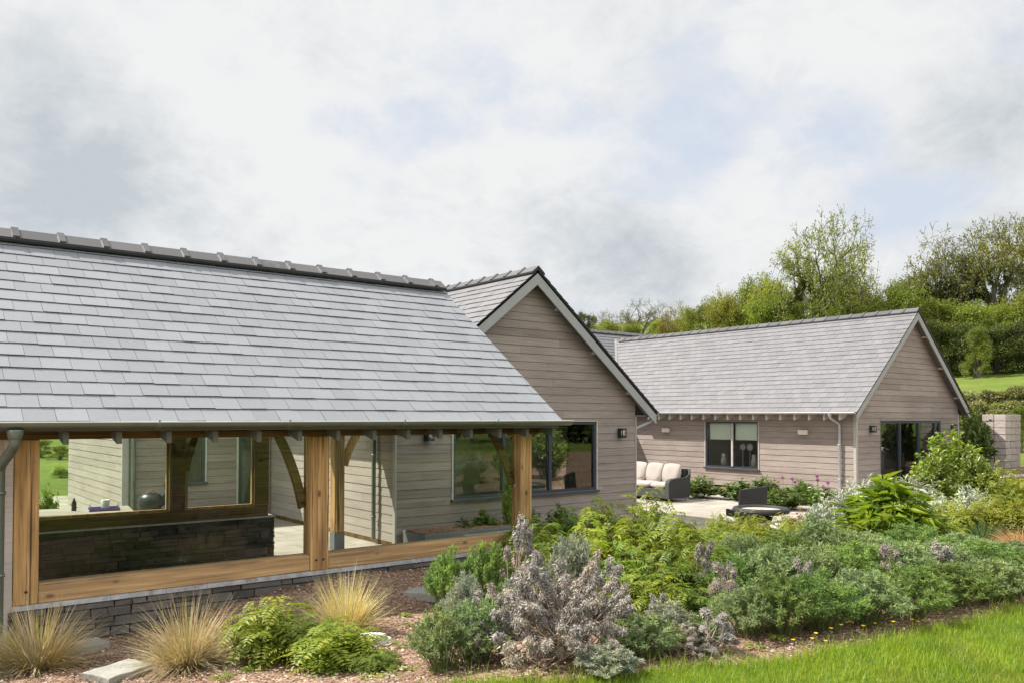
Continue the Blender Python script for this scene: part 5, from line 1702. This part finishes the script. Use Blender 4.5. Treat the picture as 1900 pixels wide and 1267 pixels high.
plant('potted_sprig', 'broad', 1, 92, 16.0, 902, 46, 'leafy sprig at the left end of the slatted table', 'plant')
plant('garden_bush', 'fern', 0, 112, 31, 862, 46, 'light green bush on the far lawn seen past the left porch post', 'bush')

# alliums
alm = {}


def allium_meshes():
    n = 130; D = sphere_dirs(n)
    V, F = leaves(D * .012, D, sphere_dirs(n), .036, .014, .1, .0, .7)
    return np_mesh('flower_head', V, F, M['petal'])


AM = allium_meshes()
for px, py, dd in [(1452, 884, 21), (1470, 886, 20.6), (1475, 892, 20.4), (1516, 881, 20.2), (1517, 888, 20), (1536, 893, 19.6), (1527, 901, 19.2), (1226, 858, 25.2)]:
    x, y, _ = atd(px, dd); z0 = H(x, y); zt = EYE + (HOR - py) / FPX * dd
    t = thing('allium', 'mauve ball shaped flower on a thin stem by the long wall' if px > 1300 else 'lone mauve flower head above the sofa back by the wall', 'flower', (x, y, z0), 0, 'mauve flower heads by the long wall')
    s = MB(); s.tube([(0, 0, 0), (.01, .0, (zt - z0) * .5), (0, 0, zt - z0)], .005, 5); s.build('stem', M['stem'], t)
    hd = link('flower_head', AM, t); hd.location = (0, 0, zt - z0)

# lawn grass, gravel chips, buttercups
def visible(x, y, z, mx=25):
    s, c = math.sin(TH), math.cos(TH)
    r_ = s * x - c * y; d = c * x + s * y
    px = 950 + FPX * r_ / d; py = HOR + FPX * (EYE - z) / d
    return (d > .5) & (px > -mx) & (px < 1900 + mx) & (py < 1267 + 40)


n = 420000
x = RNG.uniform(1.5, 12.5, n); y = RNG.uniform(-1.0, 5.2, n)
e = lawn_edge(x) - y
z = height(x, y)
d = math.cos(TH) * x + math.sin(TH) * y
keep = (e > -.02 - .08 * RNG.uniform(0, 1, n) ** 4) & visible(x, y, z) & (RNG.uniform(0, 1, n) < np.clip(6.5 / d, .3, 1))
x, y, z, e = x[keep], y[keep], z[keep], e[keep]
n = len(x)
edge = np.exp(-np.maximum(e, 0) / .12)
patch = .5 + .5 * np.sin(x * 2.3 + np.sin(y * 3)) * np.sin(y * 2.9 + 1)
Lb = RNG.uniform(.02, .05, n) * (1 + .6 * patch) + edge * RNG.uniform(0, 1, n) ** 3 * .11
V, F = blades(np.stack([x, y, z], -1), RNG.uniform(0, 2 * PI, n), RNG.uniform(0, .6, n), Lb, np.full(n, .0042) * RNG.uniform(.7, 1.3, n), RNG.uniform(.1, 1.0, n), 2)
tag(link('grass', np_mesh('grass', V, F, M['l_lawn'])), kind='stuff')
# gravel and bark chips over the bed
n = 60000
x = RNG.uniform(-1.5, 13, n); y = RNG.uniform(2.6, 8.1, n); z = height(x, y)
keep = (lawn_edge(x) < y + .03) & visible(x, y, z)
x, y, z = x[keep], y[keep], z[keep]; n = len(x)
P = np.stack([x, y, z + .003], -1); a = RNG.uniform(0, 2 * PI, n)
D = np.stack([np.cos(a), np.sin(a), RNG.uniform(-.2, .2, n)], -1)
Lc = RNG.uniform(.012, .035, n)
V, F = leaves(P, D, np.array([0, 0, 1.]) + RNG.normal(0, .4, (n, 3)), Lc, Lc * RNG.uniform(.4, .9, n), .2, .05, .5)
M['chips'] = leaf_mat('gravel_chips', [(.2, .135, .09), (.31, .225, .165), (.42, .33, .26), (.53, .46, .39), (.26, .18, .125)], 0, .9, .15)
tag(link('gravel', np_mesh('gravel', V, F, M['chips'])), kind='stuff')
# small weeds on the gravel and along the mulch
n = 0; Vf = []
for px, py in [(640, 1150), (752, 1140), (765, 1158), (748, 1196), (800, 1215), (470, 1240), (420, 1255), (690, 1255), (1400, 1195), (1440, 1180), (760, 1240), (730, 1252), (1240, 1225), (820, 1245), (300, 1165)]:
    q = at(px, py, .5); q = at(px, py, H(q[0], q[1])); k = 34
    a = RNG.uniform(0, 2 * PI, k); r_ = RNG.uniform(0, .05, k)
    P = np.stack([q[0] + r_ * np.cos(a), q[1] + r_ * np.sin(a), np.full(k, q[2] + .005)], -1)
    Vf.append(leaves(P, np.stack([np.cos(a), np.sin(a), RNG.uniform(.05, .6, k)], -1), np.array([0, 0, 1.]) + RNG.normal(0, .2, (k, 3)), RNG.uniform(.025, .06, k), RNG.uniform(.012, .022, k), .15, .25, .5))
V, F = cat(*Vf)
tag(link('weeds', np_mesh('weeds', V, F, M['l_broad'])), kind='stuff')
n = 12; a = np.arange(6) * PI / 3
P = np.zeros((6, 3)); V, F = leaves(P, np.stack([np.cos(a), np.sin(a), np.full(6, .35)], -1), np.tile([0, 0, 1.], (6, 1)), .018, .015, .1, -.1, .6)
BM_ = np_mesh('flower', V, F, M['petal_y'])
for px, py in [(1512, 1180), (1540, 1172), (1558, 1166), (1575, 1160), (1600, 1168), (1622, 1163), (1655, 1158), (1690, 1152), (1700, 1156), (1505, 1190), (1470, 1192), (1530, 1196)]:
    q = at(px, py, .72); z0 = H(q[0], q[1])
    t = thing('buttercup', 'small yellow buttercup where the mulch strip meets the lawn', 'flower', (q[0], q[1], z0), rnd.uniform(0, 6), 'buttercups along the mulch strip')
    s = MB(); s.tube([(0, 0, 0), (.004, .002, .05), (0, 0, .1)], .0018, 5); s.build('stem', M['stem'], t)
    f = link('flower', BM_, t); f.location = (0, 0, .1)


# ------------------------------------------------------------------ trees
def grow(rng, p, d, L, r, lev, S, A, spread, up, wob, kids):
    n = 3 if lev < 3 else 2
    q = p
    for k in range(n):
        d = unit(d + rng.normal(0, wob, 3) + np.array([0, 0, up]))
        e = q + d * L / n
        r1 = r * (1 - .32 * (k + 1) / n) if lev else r * (1 - .25 * (k + 1) / n)
        S.append((q, e, r * (1 - .32 * k / n), r1))
        if lev >= 2: A.append((q, e, lev))
        q = e
        if lev > 0 and k < n - 1 and lev < kids and rng.random() < .75:
            s = unit(rng.normal(0, 1, 3)); dd = unit(d * .55 + s * spread)
            grow(rng, q, dd, L * rng.uniform(.5, .72), r1 * .55, lev + 1, S, A, spread, up, wob, kids)
    if lev < kids:
        m = rng.integers(2, 4) if lev else rng.integers(3, 5)
        a0 = rng.uniform(0, 2 * PI)
        ref = np.array([1., 0, 0]) if abs(d[2]) > .8 else np.array([0, 0, 1.])
        a = unit(np.cross(d, ref)); b = np.cross(d, a)
        for i in range(m):
            th = a0 + 2 * PI * i / m + rng.uniform(-.5, .5)
            dd = unit(d * rng.uniform(.7, 1.1) + (a * math.cos(th) + b * math.sin(th)) * spread * rng.uniform(.7, 1.2))
            grow(rng, q, dd, L * rng.uniform(.62, .86), r1 * (.72 if i == 0 else .58), lev + 1, S, A, spread, up, wob, kids)


def p_tree(seed, mat, trunk=.28, L=.3, spread=.62, up=.05, wob=.12, kids=5, dens=6, leaf=(.012, .02), clump=.02, bole=None, ivy=0, lo=2, cap=26000):
    """tree of unit height: tapered trunk and limbs, small leaves about the twigs"""
    rng = np.random.default_rng(seed)
    S, A = [], []
    p = np.array([0, 0, 0.]); d = np.array([rng.normal(0, .05), rng.normal(0, .05), 1.])
    grow(rng, p, unit(d), L, trunk * .1, 0, S, A, spread, up, wob, kids)
    top = max(max(s[0][2], s[1][2]) for s in S)
    k = 1 / top
    S = [(a * k, b * k, max(ra * k, .0017), max(rb * k, .0013)) for a, b, ra, rb in S]
    E = np.array([(a + (b - a) * t) * k for a, b, lv in A if lv >= lo for t in rng.uniform(0, 1, dens)])
    if len(E) > cap: E = E[rng.permutation(len(E))[:cap]]
    n = len(E)
    P = E + rng.normal(0, clump, (n, 3))
    D = sphere_dirs(n) + np.array([0, 0, -.15])
    V, F = leaves(P, D, sphere_dirs(n) + np.array([0, 0, .7]), rng.uniform(*leaf, n), rng.uniform(leaf[0] * .5, leaf[1] * .6, n), .15, .1, .5)
    parts = [('trunk', segs_mesh('trunk', S, M['bark'], 5)), ('crown', np_mesh('crown', V, F, mat))]
    if ivy:
        big = [s for s in S if s[2] > .006 and s[1][2] < .58]
        E = np.array([s[0] + (s[1] - s[0]) * t for s in big for t in rng.uniform(0, 1, ivy)])
        w = np.clip(.5 - E[:, 2:3], .1, .5)
        P = E + rng.normal(0, 1, E.shape) * w * .07; n = len(P)
        V, F = leaves(P, sphere_dirs(n), sphere_dirs(n), rng.uniform(.012, .024, n), rng.uniform(.01, .018, n), .15, .1, .5)
        parts.append(('ivy', np_mesh('ivy', V, F, M['l_dark'])))
    rad = float(np.percentile(np.hypot(P[:, 0], P[:, 1]) if not ivy else np.hypot(np.array([s[1][0] for s in S]), np.array([s[1][1] for s in S])), 96))
    return parts, 1.0, rad


def p_bush(seed, mat, lobes=46, n=11000, leaf=(.02, .038), tall=1.0):
    """leafy bush of unit height: many ragged clumps from the ground up over short limbs"""
    rng = np.random.default_rng(seed)
    a = rng.uniform(0, 2 * PI, lobes); z = rng.uniform(.06, .9, lobes); r_ = .42 * np.sqrt(rng.uniform(.05, 1, lobes)) * np.sqrt(np.clip(1.08 - z, .05, 1))
    C = np.stack([r_ * np.cos(a), r_ * np.sin(a), z], -1); rr_ = rng.uniform(.05, .14, lobes)
    i = rng.integers(0, lobes, n)
    D = sphere_dirs(n, .35); P = C[i] + D * (rr_[i] * rng.uniform(.3, 1.25, n) ** .7)[:, None] * np.array([1.15, 1.15, .8]) + rng.normal(0, .012, (n, 3))
    P = P[P[:, 2] > 0.0]; n = len(P)
    V, F = leaves(P, sphere_dirs(n) + np.array([0, 0, -.2]), sphere_dirs(n) + np.array([0, 0, .8]), rng.uniform(*leaf, n), rng.uniform(leaf[0] * .45, leaf[1] * .55, n), .15, .1, .5)
    S = [(np.zeros(3), c * .5 + rng.normal(0, .02, 3), .016, .01) for c in C[:14]] + [(c * .5, c, .008, .003) for c in C[:14]]
    return [('trunk', segs_mesh('trunk', S, M['bark'], 5)), ('crown', np_mesh('crown', V, F, mat))], 1.0, .46


PRO.update({
    'oak': [p_tree(3, M['l_tree_y'], .5, .24, .95, .02, .14, 6, 2, (.014, .026), .016, ivy=170, lo=4, cap=14000)],
    'open': [p_tree(5, M['l_tree_y'], .42, .24, .75, .05, .13, 6, 2, (.014, .025), .015, ivy=70, lo=4, cap=8000), p_tree(8, M['l_tree_y'], .42, .25, .7, .05, .13, 6, 2, (.014, .025), .015, ivy=70, lo=4, cap=8000)],
    'bare': [p_tree(10, M['l_tree_y'], .4, .22, .75, .03, .15, 6, 1, (.012, .02), .014, lo=5, cap=3200)],
    'tree': [p_tree(12, M['l_tree'], .4, .2, .72, .03, .15, 5, 14, (.02, .034), .035, lo=2, cap=14000), p_tree(13, M['l_tree_y'], .4, .2, .72, .03, .15, 5, 14, (.02, .034), .035, lo=2, cap=14000), p_tree(14, M['l_tree_b'], .4, .2, .7, .03, .15, 5, 10, (.02, .03), .03, lo=2, cap=9000)],
    'bush': [p_bush(1, M['l_tree']), p_bush(2, M['l_tree']), p_bush(3, M['l_tree_y'])],
    'under': [p_bush(4, M['l_dark']), p_bush(5, M['l_tree'])],
        'hedge': [p_bush(6, M['l_hedge'], 46, 9000, (.035, .065)), p_bush(7, M['l_hedge'], 46, 9000, (.035, .065))],
})
# px, distance, top row, width, prototype, variant, name, label
TREES = [
    (1080, 150, 574, 34, 'under', 0, 'small_dark_tree', 'small dark tree beyond the gable slope, left end of the treeline'),
    (1098, 150, 580, 36, 'under', 0, 'small_dark_tree', 'small dark tree, second from the left end of the treeline'),
    (1128, 132, 572, 80, 'bare', 0, 'sparse_tree', 'thinly leafed pale tree next to the two small dark trees'),
    (1190, 122, 553, 130, 'bare', 0, 'sparse_tree', 'wide thinly leafed tree with bare fan of branches above the roof valley'),
    (1130, 128, 592, 70, 'bush', 2, 'field_bush', 'yellowish bush at the foot of the thin pale trees'),
    (1175, 118, 594, 60, 'bush', 0, 'field_bush', 'green bush under the wide bare fan of branches'),
    (1222, 115, 586, 60, 'bush', 2, 'field_bush', 'yellow green bush right of the bare fan of branches'),
    (1255, 112, 557, 76, 'tree', 2, 'bronze_tree', 'bronze leafed tree above the middle of the far ridge'),
    (1282, 108, 566, 80, 'bush', 2, 'round_tree', 'yellow green round tree right of the bronze one'),
    (1318, 104, 548, 86, 'bush', 0, 'round_tree', 'mid green round tree with dark hollow, left of the taller green tree'),
    (1352, 100, 528, 110, 'tree', 1, 'leafy_tree', 'green tree left of the dense bright tree on the slope'),
    (1404, 96, 512, 110, 'tree', 0, 'leafy_tree', 'green tree with upright twigs beside the dense bright tree'),
    (1440, 90, 500, 130, 'tree', 1, 'leafy_tree', 'dense bright green tree left of the ivy clad oak'),
    (1425, 86, 540, 120, 'bush', 0, 'round_tree', 'dense bright bush before the left foot of the ivy clad oak'),
    (1478, 84, 556, 90, 'bush', 1, 'round_tree', 'green bush at the left foot of the ivy clad oak'),
    (1530, 84, 392, 190, 'oak', 0, 'ivy_clad_oak', 'tall open oak with ivy on its trunk, highest above the far roof'),
    (1555, 80, 562, 80, 'bush', 1, 'round_tree', 'green bush at the right foot of the ivy clad oak'),
    (1590, 92, 488, 110, 'open', 1, 'open_tree', 'lower open tree leaning out right of the ivy clad oak'),
    (1640, 90, 512, 110, 'tree', 0, 'leafy_tree', 'mid green tree between the ivy clad oak and the tall right pair'),
    (1690, 88, 508, 110, 'tree', 0, 'leafy_tree', 'mid green tree left of the tall right pair'),
    (1625, 80, 548, 100, 'bush', 0, 'round_tree', 'green bush behind the ridge, right of the ivy clad oak'),
    (1680, 78, 525, 120, 'bush', 1, 'round_tree', 'green bush behind the peak of the far gable'),
    (1752, 84, 412, 150, 'open', 1, 'tall_open_tree', 'left of the two tall airy trees over the meadow'),
    (1848, 82, 393, 170, 'open', 0, 'tall_open_tree', 'right of the two tall airy trees over the meadow'),
    (1918, 84, 440, 130, 'open', 1, 'tall_open_tree', 'airy tree cut by the right edge of the picture'),
    (1745, 78, 548, 130, 'bush', 1, 'round_tree', 'green bush under the left tall airy tree'),
    (1805, 77, 552, 120, 'bush', 0, 'round_tree', 'green bush between the two tall airy trees'),
    (1870, 77, 556, 120, 'bush', 1, 'round_tree', 'green bush under the right tall airy tree'),
    (1920, 76, 520, 110, 'bush', 0, 'round_tree', 'green bush at the right edge above the meadow'),
    (1720, 73, 590, 110, 'under', 0, 'dark_shrub', 'dark shrub at the wood edge just right of the gable peak'),
    (1790, 72, 592, 120, 'under', 0, 'dark_shrub', 'dark shrub at the wood edge over the middle of the meadow'),
    (1850, 71.5, 598, 110, 'under', 0, 'dark_shrub', 'dark shrub at the wood edge under the right airy tree'),
    (1905, 71, 590, 120, 'under', 0, 'dark_shrub', 'dark shrub at the wood edge by the right border'),
    (1815, 69, 600, 60, 'under', 1, 'pale_shrub', 'lighter shrub with pale leaves in front of the dark wood edge'),
    (75, 46, 812, 60, 'bush', 0, 'field_bush', 'bush on the far meadow seen through the left porch window'),
    (112, 44, 826, 46, 'under', 1, 'field_bush', 'dark bush on the far meadow, right one in the left porch window'),
    (98, 62, 800, 90, 'bush', 2, 'field_bush', 'light bush behind the others in the left porch window'),
]
for px, dd, yt, w, pr, var, nm, lb in TREES:
    plant(nm, pr, var, px, dd, yt, w, lb, 'bush' if 'bush' in nm or 'shrub' in nm else 'tree', 'trees and bushes beyond the roofs' if px > 1000 else 'bushes on the far meadow')
G = 'hedge plants below the meadow'
for i, (px, dd, yt, w) in enumerate([(1795, 41, 722, 90), (1842, 40, 718, 90), (1890, 39.5, 712, 90), (1935, 39, 712, 80), (1815, 37, 738, 70), (1868, 36, 738, 80)]):
    plant('hedge_bush', 'hedge', i, px, dd, yt, w, 'pale speckled hedge bush below the meadow' + (', lower row behind the block stack' if i > 3 else ', upper row'), 'hedge', G)
plant('dark_shrub', 'under', 1, 1893, 31, 745, 50, 'green shrub behind the right corner of the block stack', 'shrub')
# the garden's far side, behind the camera: what the windows mirror
VB = []
rng = np.random.default_rng(77)
for k in range(46):
    cx_, cy_ = rng.uniform(-14, 62), rng.uniform(-22, -14); hh = rng.uniform(4, 8.5); m = 420
    D = sphere_dirs(m); P = np.array([cx_, cy_, hh * .5]) + D * np.array([2.6, 2.2, hh * .5]) * rng.uniform(.6, 1.05, (m, 1))
    P[:, 2] += height(np.full(m, cx_), np.full(m, cy_))
    VB.append(leaves(P, sphere_dirs(m), sphere_dirs(m) + np.array([0, 0, .8]), rng.uniform(.5, .9, m), rng.uniform(.3, .5, m), .15, .1, .5))
V, F = cat(*VB)
tag(link('tree_belt', np_mesh('tree_belt', V, F, M['l_dark'])), kind='stuff')

# ------------------------------------------------------------------ render settings
SC.render.engine = 'CYCLES'
SC.cycles.max_bounces = 7
SC.cycles.transparent_max_bounces = 12
SC.cycles.diffuse_bounces = 3
SC.cycles.glossy_bounces = 3
SC.cycles.transmission_bounces = 3
SC.cycles.sample_clamp_indirect = 6.0
SC.world.cycles.sampling_method = 'MANUAL'
SC.world.cycles.sample_map_resolution = 512
